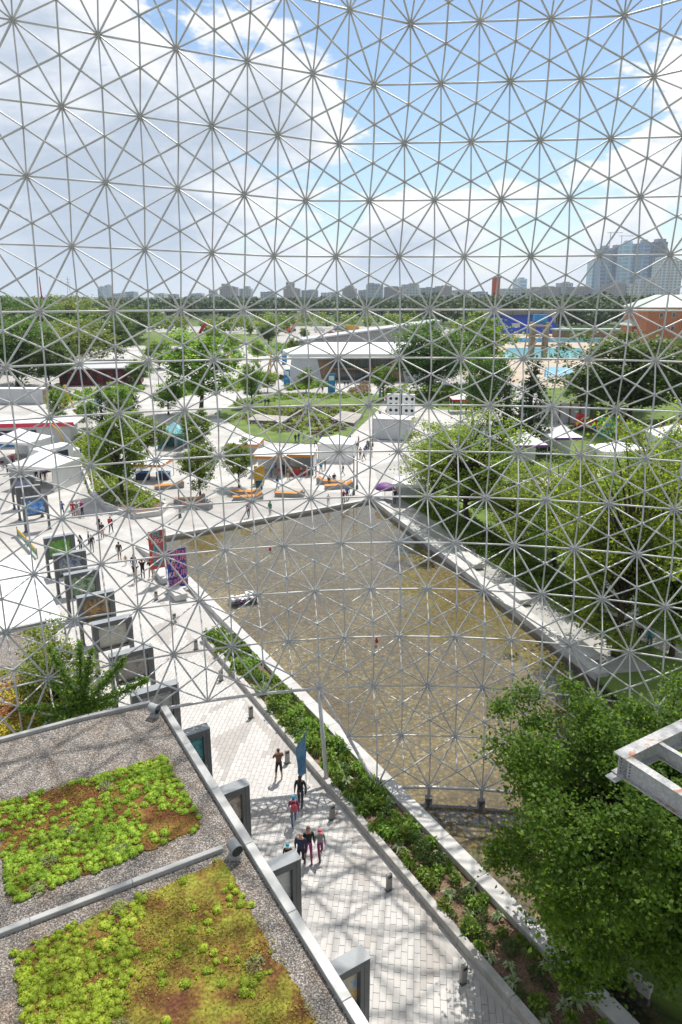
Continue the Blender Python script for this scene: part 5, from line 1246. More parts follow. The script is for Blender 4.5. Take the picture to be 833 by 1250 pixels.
p = S(352, 380, 432); th = thing('excavator', 'orange excavator with raised arm in the car park', 'excavator', (p.x, 432, -.55)); M_ex = mat('excavator_orange', (.66, .16, .03), .5, .1, 2)
MB().bbox((0, 0, 1.9), (3.6, 2.6, 1.6), .15).build('body', M_ex, th); MB().bbox((-.6, -.5, 3.2), (1.5, 1.3, 1.2), .1).build('cab', M_glass, th); MB().box((0, 1.1, .55), (4.2, .6, 1.1)).build('track', M_black, th); MB().box((0, -1.1, .55), (4.2, .6, 1.1)).build('track', M_black, th)
mb = MB(); mb.path([(1.4, 0, 2.4), (4.5, 0, 6.2), (7.5, 0, 8.4), (8.2, 0, 5.0)], [.35, .35, .3, .2], 6); mb.build('arm', M_ex, th)

# ================================================================== swimming pools, stand and brick house
tag(MB().sheet([(50, 176), (64, 176), (150, 300), (160, 420), (70, 420), (42, 250), (34, 200)], .02).build('pool_deck', mat('pool_deck', (.46, .38, .29), .85, .1, .2)), kind='structure')
def pool(pts, col, name):
    poly = [P2(G(*k)) for k in pts]
    m_ = mat('pool_%s' % name, col, .08, .05, .15, spec=.6)
    tag(MB().prism(poly, .021, .10).build('swimming_pool', m_), kind='structure')
    c_ = (sum(p[0] for p in poly)/len(poly), sum(p[1] for p in poly)/len(poly))
pool([(612, 439), (716, 437), (708, 425), (620, 425)], (.22, .62, .68), 'pale'); pool([(618, 418), (738, 418), (736, 413), (620, 413)], (.04, .36, .48), 'deep'); pool([(664, 460), (698, 459), (700, 448), (666, 448)], (.07, .38, .62), 'small')
th = thing('grandstand', 'blue seated grandstand with a thin roof behind the pools', 'grandstand', (S(640, 400, 415).x, 415, 0)); n = 12
for k in range(n): MB().box((0, k*.95, .5+.42*k), (42-.6*k, .97, 1.0+.84*k)).build('step', mat('seat_blue', (.035, .10, .52), .5, .1, .6), th) if k % 1 == 0 else None
MB().box((0, 12.4, 6.3), (43, .4, 12.6)).build('back_wall', M_lgrey, th); MB().box((0, 9, 13.0), (50, 9, .5)).build('roof', M_lgrey, th); MB().box((-4, 4, 4.2), (4.5, 2.6, 3.2)).build('box_opening', M_lgrey, th)
for i in range(6): MB().tube((-22+8.8*i, 11, 0), (-22+8.8*i, 11, 13), .2, n=6).build('column', M_grey, th)
q = G(656, 437); th = thing('diving_tower', 'beige concrete diving tower with a blue platform by the pools', 'tower', q); h_ = HT(656, 437, 387)
for sx in (-2.4, 2.4): MB().box((sx, 0, h_*.44), (1.6, 3, h_*.88)).build('shaft', mat('tower_concrete', (.38, .31, .22), .8, .1, .5), th)
for k, f in enumerate((.3, .55, .8)): MB().box((-.4, -1.2, h_*f), (7.2, 6.5, .5)).build('platform', MATS['tower_concrete'], th)
MB().box((0, 0, h_*.95), (4.6, 2.6, h_*.22)).build('top_panel', M_blue, th)
th = thing('poolside_building', 'low building with green roof along the far side of the pools', 'building', (S(720, 405, 380).x, 385, 0)); MB().box((0, 0, 1.8), (34, 8, 3.6)).build('wall', M_brown, th); MB().box((0, -.6, 4.0), (36, 10, .8)).build('roof', mat('copper_green', (.33, .42, .34), .6, .08, .3), th)
# brick house with green hipped roofs
M_brick = mat('brick', (.42, .165, .08), .85, .15, .6, .2, 8, col2=(.33, .125, .065)); M_cop = MATS['copper_green']
def brick_block(name, label, px0, px1, pyb, pyt, Y, dpt, pyr, win):
    a, b_ = S(px0, pyb, Y), S(px1, pyb, Y); zt = S(px0, pyt, Y).z; zr = S(px0, pyr, Y).z; w_ = b_.x-a.x
    th = thing(name, label, 'building', ((a.x+b_.x)/2, Y, 0)); MB().box((0, dpt/2, zt/2), (w_, dpt, zt)).build('wall', M_brick, th)
    x, o_ = w_/2+.8, 1.0
    r_ = MB(); r_.add([(-x, -o_, zt), (x, -o_, zt), (x, dpt+o_, zt), (-x, dpt+o_, zt), (-x*.45, dpt*.5, zr), (x*.45, dpt*.5, zr), (-x, -o_, zt-.4), (x, -o_, zt-.4), (x, dpt+o_, zt-.4), (-x, dpt+o_, zt-.4)], [(0, 1, 5, 4), (1, 2, 5), (2, 3, 4, 5), (3, 0, 4), (6, 7, 1, 0), (7, 8, 2, 1), (8, 9, 3, 2), (9, 6, 0, 3), (9, 8, 7, 6)]); r_.build('roof', mat('roof_green', (.52, .60, .50), .6, .06, .3), th)
    for fx, fz in win:
        f = MB().box((fx*w_, -.06, fz*zt), (1.5, .14, 2.0)).build('window', M_lgrey, th); MB().box((fx*w_, -.14, fz*zt), (1.2, .04, 1.7)).build('pane', M_glass, f)
brick_block('brick_house', 'tall brick building with pale green roof at the right edge', 786, 870, 425, 375, 290, 24, 360, ((-.30, .82), (-.30, .52), (-.12, .82), (-.12, .52), (.06, .82), (.06, .52), (-.30, .25), (.06, .25), (.22, .82), (.22, .52)))
brick_block('brick_house', 'small brick wing with green roof left of the tall brick building', 769, 785, 425, 397, 300, 12, 389, ((-.25, .6), (.22, .6)))

# ================================================================== lake, city and towers
tag(MB().sheet([(-2200, 980), (2200, 980), (2600, 1560), (-2600, 1560)], -.45).build('lake', mat('lake_water', (.10, .15, .19), .12, .1, .02, spec=.6)), kind='structure')
FA = [facade('far_facade_pale', (.40, .41, .42), (.14, .17, .20), 9, 8), facade('far_facade_brick', (.27, .20, .17), (.12, .14, .16), 8, 7), facade('far_facade_grey', (.27, .30, .33), (.13, .17, .21), 11, 9), facade('far_facade_white', (.52, .53, .53), (.2, .23, .25), 12, 8)]
GL = [facade('glass_tower_blue', (.20, .30, .42), (.07, .15, .27), 26, 12, .3), facade('glass_tower_dark', (.10, .13, .19), (.02, .04, .085), 20, 14, .25), facade('glass_tower_teal', (.48, .60, .68), (.24, .40, .50), 30, 12, .3)]
def block(px0, px1, pyt, Y, m, label, name='far_building', dpt=60, steps=()):
    a, b_ = S(px0, pyt, Y), S(px1, pyt, Y); w_ = b_.x-a.x; th = thing(name, label, 'building', ((a.x+b_.x)/2, Y, -.6), 0, 'buildings on the far skyline')
    MB().box((0, dpt/2, a.z/2), (w_, dpt, a.z)).build('body', m, th)
    MB().box((w_*.12, dpt/2, a.z+a.z*.03), (w_*.4, dpt*.5, a.z*.06)).build('rooftop_plant', M_grey, th)
    for fx, fw, pt in steps:
        z = S(px0, pt, Y).z; MB().box((fx*w_, dpt/2+1, (z+a.z)/2), (fw*w_, dpt*.7, z-a.z)).build('upper_body', m, th)
    return th
for a in ((119, 124, 350, 2600, GL[0], 'slim blue tower farthest left on the horizon'), (128, 131, 348, 2700, FA[2], 'slim grey tower right of the blue one on the far left horizon'), (138, 150, 358, 2500, FA[0], 'low pale block right of the far left towers'), (152, 163, 356, 2550, FA[2], 'low grey block between the far left towers and the lake glimpse'),
          (188, 200, 358, 2500, FA[3], 'low white block above the lake glimpse'), (205, 214, 359, 2400, FA[1], 'low brick block left of the mound'), (232, 246, 358, 2500, FA[0], 'flat pale block right of the mound'), (255, 262, 354, 2400, FA[2], 'first grey block of the middle skyline'),
          (268, 288, 350, 2300, FA[1], 'stepped brown block near the middle skyline start', ((-.2, .4, 346),)), (292, 306, 352, 2350, FA[0], 'pale block right of the stepped brown block', ((.1, .5, 349),)), (318, 336, 356, 2450, FA[2], 'long low grey block of the middle skyline'),
          (346, 366, 352, 2300, FA[1], 'broad brown block with a tall centre', ((-.1, .5, 344),)), (368, 388, 354, 2350, FA[2], 'dark grey block right of the broad brown block'), (392, 414, 357, 2450, FA[3], 'long white block low on the middle skyline'),
          (418, 436, 352, 2250, FA[1], 'brown block at the left of the wide skyline group', ((0, .6, 349),)), (438, 452, 354, 2300, FA[0], 'pale block in the wide skyline group'), (448, 468, 347, 2200, FA[2], 'tall grey slab pair in the wide skyline group', ((-.2, .35, 345),)), (470, 490, 350, 2250, FA[1], 'brown block right of the grey slab pair'),
          (492, 512, 347, 2200, FA[0], 'high pale block in the wide skyline group', ((.2, .4, 345),)), (514, 532, 351, 2300, FA[2], 'grey block right of the high pale block'), (534, 552, 349, 2250, FA[1], 'brown end block of the wide skyline group'), (554, 575, 354, 2350, FA[3], 'low white block left of the orange tower'),
          (577, 596, 356, 2400, FA[2], 'low grey block just left of the orange tower'), (614, 652, 352, 2250, FA[0], 'long pale block right of the orange tower'), (632, 644, 340, 2300, GL[2], 'single glassy block above the long pale block'), (654, 684, 350, 2200, FA[1], 'brown block below the left of the downtown towers'),
          (686, 700, 345, 2200, FA[0], 'pale block next to the downtown towers'), (700, 724, 350, 2150, FA[1], 'low brown block at the foot of the downtown towers'), (744, 764, 346, 2050, FA[1], 'low reddish block before the twin downtown towers'), (766, 784, 347, 2050, FA[3], 'low white block before the downtown towers'), (784, 800, 340, 2080, FA[0], 'mid-height pale block before the dark downtown tower')):
    block(*a[:6], steps=(a[6] if len(a) > 6 else ()))
TN = 'downtown_tower'
block(725, 733, 318, 2500, GL[2], 'pale glass downtown tower farthest left of the cluster', TN); block(734, 748, 303, 2450, GL[0], 'blue glass downtown tower with flat top, left of the cluster', TN); block(750, 759, 302, 2480, GL[1], 'dark tower just right of the blue flat-topped one', TN)
block(764, 775, 297, 2400, GL[2], 'slender downtown tower in the middle of the cluster', TN, 60, ((.15, .55, 294),)); block(784, 795, 296, 2350, GL[0], 'tall tapering glass tower right of the slender tower', TN); block(798, 816, 295, 2380, GL[1], 'broad dark downtown tower, tallest at the right', TN, 60, ((.3, .3, 291),)); block(808, 835, 318, 2150, FA[3], 'pale stone downtown tower at the right edge', TN, 60, ((-.3, .3, 313),))
block(777, 783, 330, 2420, FA[3], 'thin white tower between the slender and tapering towers', TN)
for x, yt, lab in ((744, 283, 'thin tower crane above the blue flat-topped tower'), (758, 287, 'thin tower crane above the dark downtown tower')):
    b0 = S(x, 303, 2440); tz = S(x, yt, 2440).z; th = thing('tower_crane', lab, 'crane', (b0.x, 2440, -.6)); MB().box((0, 0, tz/2), (1.6, 1.6, tz)).build('mast', M_grey, th); MB().box((14, 0, tz-2), (50, 1.4, 1.4)).build('jib', M_grey, th)
p = S(604, 368, 900); zt = S(604, 339, 900).z; th = thing('orange_tower', 'slim orange tower standing above the far trees', 'tower', (p.x, 900, -.6)); MB().box((0, 0, zt/2), (7.5, 7.5, zt)).build('shaft', mat('tower_orange', (.60, .10, .04), .6, .08, .1), th); MB().box((4.4, 1, zt*.5+1), (2.0, 5, zt)).build('stair', M_lgrey, th); MB().box((1, 0, zt+.8), (11, 8, 1.2)).build('top_deck', M_grey, th)
b0 = S(52, 370, 800); th = thing('tower_crane', 'thin red crane jib leaning above the left woods', 'crane', (b0.x, 800, -.6)); e = S(48, 337, 800); mb = MB(); mb.path([(0, 0, 0), (0, 0, b0.z+5), (e.x-b0.x, 0, e.z)], [1.0, .9, .5], 4); mb.build('jib', M_redp, th); MB().box((0, 0, 2), (5, 5, 4)).build('carriage', M_redp, th)
b0 = S(84, 352, 2200); th = thing('pylon', 'faint grey lattice mast above the left woods', 'mast', (b0.x, 2200, -.6)); zt = S(84, 337, 2200).z
for sx in (-1, 1): MB().tube((sx*6, 0, 0), (0, 0, zt), .9, .4, 4).build('leg', M_grey, th)
for f in (.75, .87): MB().box((0, 0, zt*f), (14, .8, .8)).build('cross_arm', M_grey, th)
tag(woods('far_woods', 'pale far wooded shore before the city', [(-1500, 1500, 1600, 1900, 500)], 12, 7, 22, 9, 16), kind='stuff')
# ================================================================== people
PM = {k: mat('cloth_'+k, c, .8, .08, 9) for k, c in {'black': (.018, .018, .02), 'navy': (.03, .035, .08), 'blue': (.04, .12, .38), 'red': (.45, .03, .04), 'white': (.68, .68, .66), 'grey': (.25, .25, .26), 'beige': (.45, .36, .25), 'brown': (.20, .11, .075),
      'magenta': (.42, .03, .22), 'purple': (.17, .05, .16), 'jeans': (.10, .17, .27), 'green': (.05, .25, .12), 'teal': (.03, .36, .42), 'orange': (.55, .22, .03), 'olive': (.14, .14, .06), 'pink': (.60, .10, .22), 'charcoal': (.05, .052, .06), 'skyblue': (.02, .38, .62), 'coral': (.62, .10, .14), 'plum': (.26, .03, .13)}.items()}
PM['skin'] = M_skin; PM['darkskin'] = mat('skin_dark', (.20, .10, .06), .6, .05, 5); PM['hair_dark'] = mat('hair_dark', (.025, .018, .012), .6, .1, 20); PM['hair_brown'] = mat('hair_brown', (.10, .05, .025), .6, .1, 20); PM['hair_grey'] = mat('hair_grey', (.35, .32, .29), .6, .1, 20); PM['shoe'] = mat('shoe', (.02, .02, .022), .6)
def body_mesh(name, arms, legs, bend=0.0, sit=False):
    """one continuous skinned figure, 1.75 m, facing +y; arms/legs give joint positions per side"""
    V = []; E = []; Rr = []; reg = []
    def v(p, r_, g): V.append(p); Rr.append(r_); reg.append(g); return len(V)-1
    dz = -.42 if sit else 0.0
    pel = v((0, 0, .96+dz), .135, 2); bel = v((0, .01+bend*.3, 1.12+dz), .13, 1); ch = v((0, .0+bend, 1.34+dz), .15, 1); nk = v((0, -.005+bend*1.3, 1.50+dz), .052, 0)
    h0 = v((0, .015+bend*1.4, 1.585+dz), .078, 0); h1 = v((0, .02+bend*1.4, 1.665+dz), .084, 0); h2 = v((0, .01+bend*1.4, 1.728+dz), .058, 0)
    E += [(pel, bel), (bel, ch), (ch, nk), (nk, h0), (h0, h1), (h1, h2)]
    tips = []
    for s, (el, wr) in zip((-1, 1), arms):
        a = v((s*.185, bend, 1.42+dz), .072, 1); b = v((el[0], el[1], el[2]+dz), .053, 1); c = v((wr[0], wr[1], wr[2]+dz), .032, 5)
        d = Vector(wr)-Vector(el); d.normalize(); hp = Vector((wr[0], wr[1], wr[2]+dz))+d*.07; e = v(tuple(hp), .032, 0)
        E += [(ch, a), (a, b), (b, c), (c, e)]; tips.append((hp, d, s))
    for s, (kn, an) in zip((-1, 1), legs):
        a = v((s*.092, 0, .90+dz), .088, 2); b = v(kn, .066, 2); c = v(an, .043, 6); t_ = v((an[0]+s*.01, an[1]+.15, max(.035, an[2]-.05)), .036, 3)
        E += [(pel, a), (a, b), (b, c), (c, t_)]
    me = bpy.data.meshes.new(name); me.from_pydata(V, E, []); o = bpy.data.objects.new(name, me); COL.objects.link(o)
    md = o.modifiers.new('skin', 'SKIN'); md.use_smooth_shade = True
    for i, sv in enumerate(me.skin_vertices[0].data): sv.radius = (Rr[i], Rr[i]); sv.use_root = (i == 0)
    sb = o.modifiers.new('sub', 'SUBSURF'); sb.levels = 1; sb.render_levels = 1
    dg = bpy.context.evaluated_depsgraph_get(); dg.update()
    m2 = bpy.data.meshes.new_from_object(o.evaluated_get(dg)); bpy.data.objects.remove(o)
    vs = [v_.co.copy() for v_ in m2.vertices]; fs = [tuple(p.vertices) for p in m2.polygons]; mi = []
    segs = [(Vector(V[a]), Vector(V[b]), reg[a], reg[b]) for a, b in E]
    for f in fs:
        c = sum((vs[i] for i in f), Vector())/len(f); best = None
        for a, b, ra, rb in segs:
            ab = b-a; t_ = max(0, min(1, (c-a).dot(ab)/ab.length_squared)); d = (c-(a+ab*t_)).length
            if best is None or d < best[0]: best = (d, rb if t_ > (.10 if rb in (5, 6) else .45) else ra)
        r_ = best[1]
        if r_ == 0 and c.z > 1.56+dz and (c.z > 1.69+dz or c.y < -.005+bend*1.4): r_ = 4
        mi.append(r_)
    mb = MB(); mb.v = [(p.x, p.y*(.86 if p.z < 1.5+dz and p.z > .8+dz else 1), p.z) for p in vs]; mb.f = fs; mb.m = mi
    for hp, d, s in tips:                      # fingers and thumb leave the palm
        side = d.cross(Vector((0, 1, 0))).normalized() if abs(d.y) < .9 else Vector((1, 0, 0)); fw_ = side.cross(d).normalized()
        for k, (off_, ln) in enumerate(((-.022, .07), (-.007, .08), (.008, .075), (.022, .06))):
            a = hp+fw_*off_+d*.015; b = a+d*ln*.55; c = b+d*ln*.4+side*(-s)*.018; mb.path([a, b, c], [.0095, .0085, .006], 5, 0)
        a = hp+fw_*.028-d*.03; mb.path([a, a+fw_*.03+d*.025, a+fw_*.036+d*.06], [.011, .010, .007], 5, 0)
    hy = .02+bend*1.4; hz = 1.645+dz
    mb.add([(-.014, hy+.085, hz-.02), (.014, hy+.085, hz-.02), (0, hy+.112, hz-.016), (0, hy+.088, hz+.03)], [(0, 1, 2), (1, 3, 2), (3, 0, 2)], 0)     # nose
    for s in (-1, 1):
        mb.box((s*.086, hy-.005, hz-.005), (.018, .034, .055), 0, 0); mb.box((s*.03, hy+.083, hz+.02), (.024, .01, .012), 0, 4)                     # ears, eyes
    mb.box((0, hy+.082, hz-.052), (.04, .012, .009), 0, 0)
    out_ = mb.mesh(name, [M_skin, PM['grey'], PM['navy'], PM['shoe'], PM['hair_dark'], M_skin, PM['navy']], True); bpy.data.meshes.remove(m2); bpy.data.meshes.remove(me); return out_
HANG = (((-.235, -.03, 1.15), (-.25, .05, .90)), ((.235, -.03, 1.15), (.25, .05, .90)))
LST = (((-.10, .02, .50), (-.105, -.02, .085)), ((.10, .02, .50), (.105, -.02, .085)))
BODY = {'stand': body_mesh('body', HANG, LST),
        'walk': body_mesh('body', (((-.23, .08, 1.17), (-.22, .22, .97)), ((.235, -.10, 1.17), (.25, -.12, .92))), (((-.10, .02, .50), (-.10, -.30, .14)), ((.10, .17, .52), (.10, .25, .09))), .02),
        'walk2': body_mesh('body', (((-.235, -.10, 1.17), (-.25, -.12, .92)), ((.23, .08, 1.17), (.22, .22, .97))), (((-.10, .16, .52), (-.10, .22, .09)), ((.10, .0, .50), (.10, -.26, .13))), .02),
        'phone': body_mesh('body', (((-.25, .12, 1.20), (-.08, .26, 1.38)), ((.25, .12, 1.20), (.08, .26, 1.38))), (((-.13, .02, .50), (-.17, -.02, .085)), ((.12, .02, .50), (.15, -.02, .085))), .01),
        'photo': body_mesh('body', (((-.30, .16, 1.44), (-.10, .25, 1.60)), ((.30, .16, 1.44), (.10, .25, 1.60))), LST),
        'talk': body_mesh('body', (((-.25, .02, 1.16), (-.10, .22, 1.12)), ((.235, -.03, 1.15), (.25, .05, .90))), (((-.10, .03, .50), (-.13, -.02, .085)), ((.10, .02, .50), (.11, .05, .085)))),
        'sit': body_mesh('body', (((-.25, .08, 1.16), (-.14, .30, 1.02)), ((.25, .08, 1.16), (.14, .30, 1.02))), (((-.12, .42, .50), (-.12, .44, .085)), ((.12, .42, .50), (.12, .44, .085))), .05, True)}
capm = MB().dome((0, 0, 0), .105, .11, 12, 4).mesh('cap', PM['teal'], True); brim = MB().add([(-.075, .07, 0), (.075, .07, 0), (.055, .19, -.012), (-.055, .19, -.012), (-.075, .07, .012), (.075, .07, .012), (.055, .19, 0), (-.055, .19, 0)], [(3, 2, 1, 0), (4, 5, 6, 7), (0, 1, 5, 4), (1, 2, 6, 5), (2, 3, 7, 6), (3, 0, 4, 7)]).mesh('brim', PM['teal'])
mbh = MB(); mbh.dome((0, 0, 1.66), .098, .105, 12, 4); mbh.path([(0, -.055, 1.70), (0, -.085, 1.58), (0, -.10, 1.42), (0, -.09, 1.30)], [.07, .085, .075, .03], 10); hairm = mbh.mesh('hair', PM['hair_dark'], True)
mbp = MB(); mbp.bbox((0, -.20, 1.22), (.30, .17, .42), .05); mbp.bbox((0, -.30, 1.15), (.20, .06, .2), .03)
for s in (-1, 1): mbp.path([(s*.10, -.12, 1.42), (s*.11, .02, 1.475), (s*.11, .13, 1.34), (s*.12, .05, 1.08), (s*.10, -.12, 1.05)], [.018]*5, 5)
packm = mbp.mesh('backpack', PM['pink']); bagm = MB().bbox((.27, -.02, .98), (.09, .28, .24), .03).mesh('shoulder_bag', PM['black'])
def person(px, py, head, h_, pose, top, bot, label, hair='hair_dark', skin='skin', sleeve=True, shorts=False, cap=None, pack=None, longhair=False, bag=None, group=None, ground=0.0, pos=None):
    q = pos if pos is not None else G(px, py, ground); s = h_/1.75
    th = thing('person', label, 'person', (q.x, q.y, ground), R(head), group); th.scale = (s, s, s)
    b = inst('body', BODY[pose], th); ms = [PM[skin], PM[top], PM[bot], PM['shoe'], PM[hair], PM[top] if sleeve else PM[skin], PM[skin] if shorts else PM[bot]]
    for i, m_ in enumerate(ms): b.material_slots[i].link = 'OBJECT'; b.material_slots[i].material = m_
    dz = -.42 if pose == 'sit' else 0
    if cap:
        c = inst('cap', capm, th, (0, .015, 1.665+dz)); c.material_slots[0].link = 'OBJECT'; c.material_slots[0].material = PM[cap]
        k = inst('brim', brim, c); k.material_slots[0].link = 'OBJECT'; k.material_slots[0].material = PM[cap]
    if longhair: c = inst('hair', hairm, th, (0, .01, dz)); c.material_slots[0].link = 'OBJECT'; c.material_slots[0].material = PM[hair]
    if pack: c = inst('backpack', packm, th, (0, 0, dz)); c.material_slots[0].link = 'OBJECT'; c.material_slots[0].material = PM[pack]
    if bag: c = inst('shoulder_bag', bagm, th); c.material_slots[0].link = 'OBJECT'; c.material_slots[0].material = PM[bag]
    return th
GZ = .034
# on the walkway, near
person(341, 951, 20, 1.72, 'phone', 'brown', 'black', 'barefoot-legged man in brown shirt and black shorts, hands raised to his face', 'hair_brown', 'skin', False, True, ground=GZ)
person(367, 985, -6, 1.68, 'walk2', 'black', 'charcoal', 'woman with long dark hair and black jacket, bag on her right shoulder', longhair=True, bag='charcoal', ground=GZ)
w_ = person(359, 1007, 8, 1.50, 'walk', 'plum', 'jeans', 'child with turquoise cap and pink backpack walking away', cap='skyblue', pack='coral', ground=GZ)
person(368, 1060, 172, 1.80, 'walk', 'navy', 'black', 'grey-haired man in dark jacket and black trousers leading the family', 'hair_grey', ground=GZ)
person(377, 1050, 190, 1.66, 'walk2', 'black', 'magenta', 'woman in black top and magenta trousers in the walking family', 'hair_brown', longhair=True, ground=GZ)
person(391, 1047, 195, 1.42, 'walk', 'grey', 'plum', 'girl with coral cap, grey top and plum leggings in the family', cap='coral', hair='hair_dark', ground=GZ)
person(352, 1062, 178, 1.30, 'walk2', 'black', 'jeans', 'child in turquoise cap half hidden behind a picture stand', cap='teal', ground=GZ)
# plaza, in groups
for a in ((90, 630, 200, 1.65, 'stand', 'red', 'red', 'person all in red, left of three beside the picture stands'), (95, 630, 170, 1.60, 'talk', 'grey', 'beige', 'person in grey and beige between two in bright tops'), (101, 629, 160, 1.68, 'stand', 'magenta', 'black', 'person in magenta top, right of three beside the raised bed'),
          (77, 630, 0, 1.68, 'phone', 'blue', 'navy', 'person in blue standing alone left of the bright trio'), (125.5, 657, 10, 1.65, 'stand', 'navy', 'red', 'person in navy top and red trousers on the left plaza'), (121.5, 650, 150, 1.72, 'talk', 'black', 'charcoal', 'person in black behind the red-trousered one'),
          (136, 651, 0, 1.78, 'walk', 'navy', 'navy', 'person in navy with a red backpack on the left plaza'), (99.5, 674, 60, 1.66, 'talk', 'charcoal', 'charcoal', 'slim person in charcoal beside the green meadow picture'), (113, 674, 200, 1.74, 'stand', 'black', 'grey', 'person in black top and grey trousers facing the slim one'), (109, 664, 120, 1.7, 'photo', 'white', 'charcoal', 'person in white top behind the pair in dark clothes'),
          (146.5, 684, 0, 1.76, 'stand', 'charcoal', 'olive', 'man in dark shirt and olive shorts with a toddler beside him'), (154, 690, 180, .95, 'stand', 'beige', 'beige', 'toddler in beige beside the man in olive shorts'), (166, 712, -10, 1.72, 'photo', 'black', 'beige', 'man in black shirt and beige shorts, nearest of the group by the banners'),
          (175, 706, 10, 1.70, 'photo', 'black', 'black', 'person all in black raising hands, by the banners'), (185, 706, 30, 1.74, 'phone', 'black', 'beige', 'person in black and beige closest to the coral banner'), (164.5, 700, 0, 1.75, 'stand', 'navy', 'jeans', 'person in navy and jeans behind the photo takers'), (145, 622, 90, 1.7, 'walk', 'white', 'jeans', 'person in white and jeans at the raised bed kerb'),
          (304, 632, 20, 1.66, 'walk', 'plum', 'charcoal', 'person in plum top walking along the far shore of the pond'), (330, 629, 150, 1.60, 'stand', 'green', 'grey', 'person in green top on the far shore of the pond'), (401, 617, 180, 1.35, 'stand', 'white', 'beige', 'child in white on the far shore of the pond'), (419.5, 615, 200, 1.62, 'talk', 'red', 'black', 'person in red top at the far shore, left of a pair'), (424, 611, 0, 1.76, 'stand', 'blue', 'black', 'person in blue top at the far shore, right of a pair'),
          (339, 598, 120, 1.70, 'walk2', 'blue', 'jeans', 'person in blue walking behind the long orange lounger'), (352, 587, 0, 1.72, 'stand', 'olive', 'beige', 'person in olive top before the busy stall'), (419, 581, 90, 1.70, 'walk', 'black', 'grey', 'person in black striding right of the seated pair'), (482, 615, 180, 1.75, 'stand', 'black', 'purple', 'person in black beside the purple shade'),
          (697, 743, 0, 1.72, 'stand', 'black', 'navy', 'person in black standing on the lawn under the honey locusts'), (757, 768, 30, 1.7, 'stand', 'navy', 'black', 'person in navy by the trunk of the nearest honey locust'), (778.5, 790, 150, 1.76, 'walk', 'black', 'charcoal', 'person in black on the park path, left of a pair'), (792, 792, 160, 1.68, 'walk2', 'teal', 'jeans', 'person in teal and jeans on the park path, right of a pair'),
          (324, 496, 0, 1.7, 'stand', 'blue', 'navy', 'person in blue at the left end of the garden lawn'), (328, 496, 20, 1.75, 'stand', 'black', 'black', 'person in black at the left end of the garden lawn'), (290, 492, 90, 1.7, 'walk', 'red', 'grey', 'person in red under the multi-branched tree'), (268.5, 510, 40, 1.65, 'walk', 'teal', 'grey', 'person in teal at the corner of the garden'), (336, 471, 0, 1.7, 'walk', 'navy', 'grey', 'person in navy left of the blue totems'),
          (394, 480, 180, 1.7, 'walk', 'charcoal', 'jeans', 'person in charcoal left of the wide blue totem'), (411, 473, 90, 1.7, 'walk', 'grey', 'black', 'person in grey right of the wide blue totem'), (421, 473, 200, 1.72, 'walk2', 'black', 'navy', 'person in black before the pavilion door, left of a pair'), (425, 473, 10, 1.7, 'stand', 'navy', 'black', 'person in navy before the pavilion door, right of a pair'),
          (477, 487, 180, 1.7, 'walk', 'black', 'beige', 'person in black on the path right of the pavilion'), (472, 493, 0, 1.6, 'walk2', 'pink', 'grey', 'person in pink on the path right of the pavilion'), (464, 510, 180, 1.7, 'walk', 'plum', 'jeans', 'person in plum on the sloping path, left of a pair'), (472, 509, 0, 1.7, 'walk2', 'orange', 'jeans', 'person in orange on the sloping path, right of a pair'),
          (664, 498, 0, 1.7, 'stand', 'navy', 'black', 'person in navy at the timber wall'), (569, 507, 40, 1.7, 'stand', 'black', 'grey', 'person in black under the red-valanced tent'), (576, 507, 200, 1.7, 'stand', 'white', 'black', 'person in white under the red-valanced tent')):
    sh = 'shorts' in a[7]
    person(*a, sleeve=not sh, shorts=sh, longhair=(int(a[0]) % 3 == 0), pack='red' if 'red backpack' in a[7] else None, hair=('hair_dark', 'hair_brown')[int(a[1]) % 2])
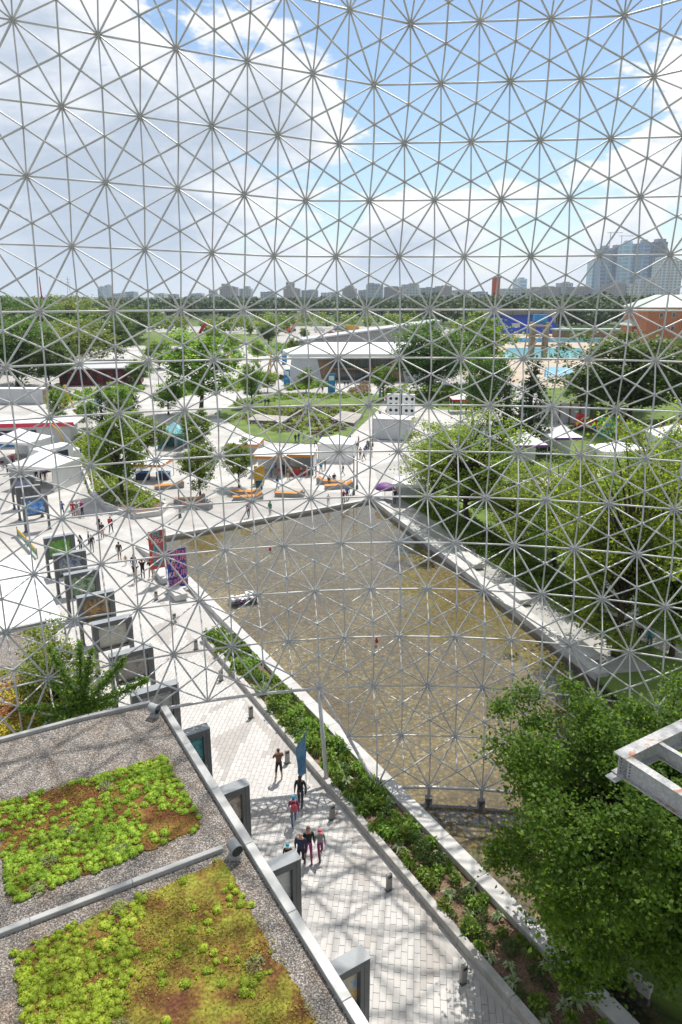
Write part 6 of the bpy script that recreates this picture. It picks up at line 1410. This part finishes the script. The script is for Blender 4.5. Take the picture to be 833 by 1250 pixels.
for cl, ph, pts in ((['black', 'navy', 'red', 'white', 'grey', 'blue', 'beige', 'charcoal', 'olive', 'purple', 'orange'], 'by the left food truck', [(4, 574), (10, 580), (16, 568), (22, 575), (28, 571), (33, 577), (39, 572), (45, 586), (51, 591), (56, 590), (24, 564)]),
                    (['black', 'blue', 'red', 'navy', 'white', 'charcoal', 'beige', 'grey', 'plum', 'teal', 'olive'], 'at the orange-banded stall', [(331, 583), (337, 580), (342, 584), (347, 580), (356, 584), (368, 585), (375, 583), (380, 580), (386, 582), (392, 577), (397, 574)]),
                    (['black', 'charcoal', 'navy', 'grey', 'white', 'brown', 'red', 'blue', 'plum', 'olive'], 'at the foot of the sloping path', [(427, 541), (432, 549), (436, 552), (440, 560), (444.5, 562), (449, 549), (454, 558), (447, 556), (438, 545), (451, 552)]),
                    (['black', 'navy', 'grey', 'blue', 'white'], 'behind the market tents', [(361, 541), (365, 540), (371, 543), (392, 542), (386, 545)])):
    for i, (x, y) in enumerate(pts):
        bt = ('black', 'jeans', 'grey', 'navy', 'beige')[(i*3+len(ph)) % 5]
        person(x, y, (i*97+40) % 360, 1.58+.05*(i % 5), ('stand', 'talk', 'walk', 'stand', 'walk2')[i % 5], cl[i], bt, 'person in %s top and %s trousers %s' % (cl[i], bt, ph), ('hair_dark', 'hair_brown', 'hair_grey')[i % 3], group='people '+ph, longhair=i % 3 == 1)
for x, y, c, lab in ((402, 590, 'black', 'person in black sitting on the dark-seated lounger, left'), (408, 588, 'navy', 'person in navy sitting on the dark-seated lounger, right')):
    p = G(x, y+1); person(0, 0, 200, 1.7, 'sit', c, 'charcoal', lab, pos=Vector((p.x, p.y, 0)))
HAZE = 0.95e-4
# ================================================================== haze: pale summer air over the island
hz_ = MB().box((0, 1970, 150), (8200, 4200, 302)).build('haze', [])
tag(hz_, 'thin pale summer haze over the island and far city', 'haze', kind='stuff')
m = bpy.data.materials.new('summer_air'); m.use_nodes = True; t = NT(m.node_tree)
out = t.n('ShaderNodeOutputMaterial'); v = t.n('ShaderNodeVolumePrincipled')
v.inputs['Color'].default_value = (.76, .87, 1, 1); v.inputs['Density'].default_value = HAZE; v.inputs['Anisotropy'].default_value = .2
t.l(v.outputs[0], out.inputs['Volume']); hz_.data.materials.clear(); hz_.data.materials.append(m)
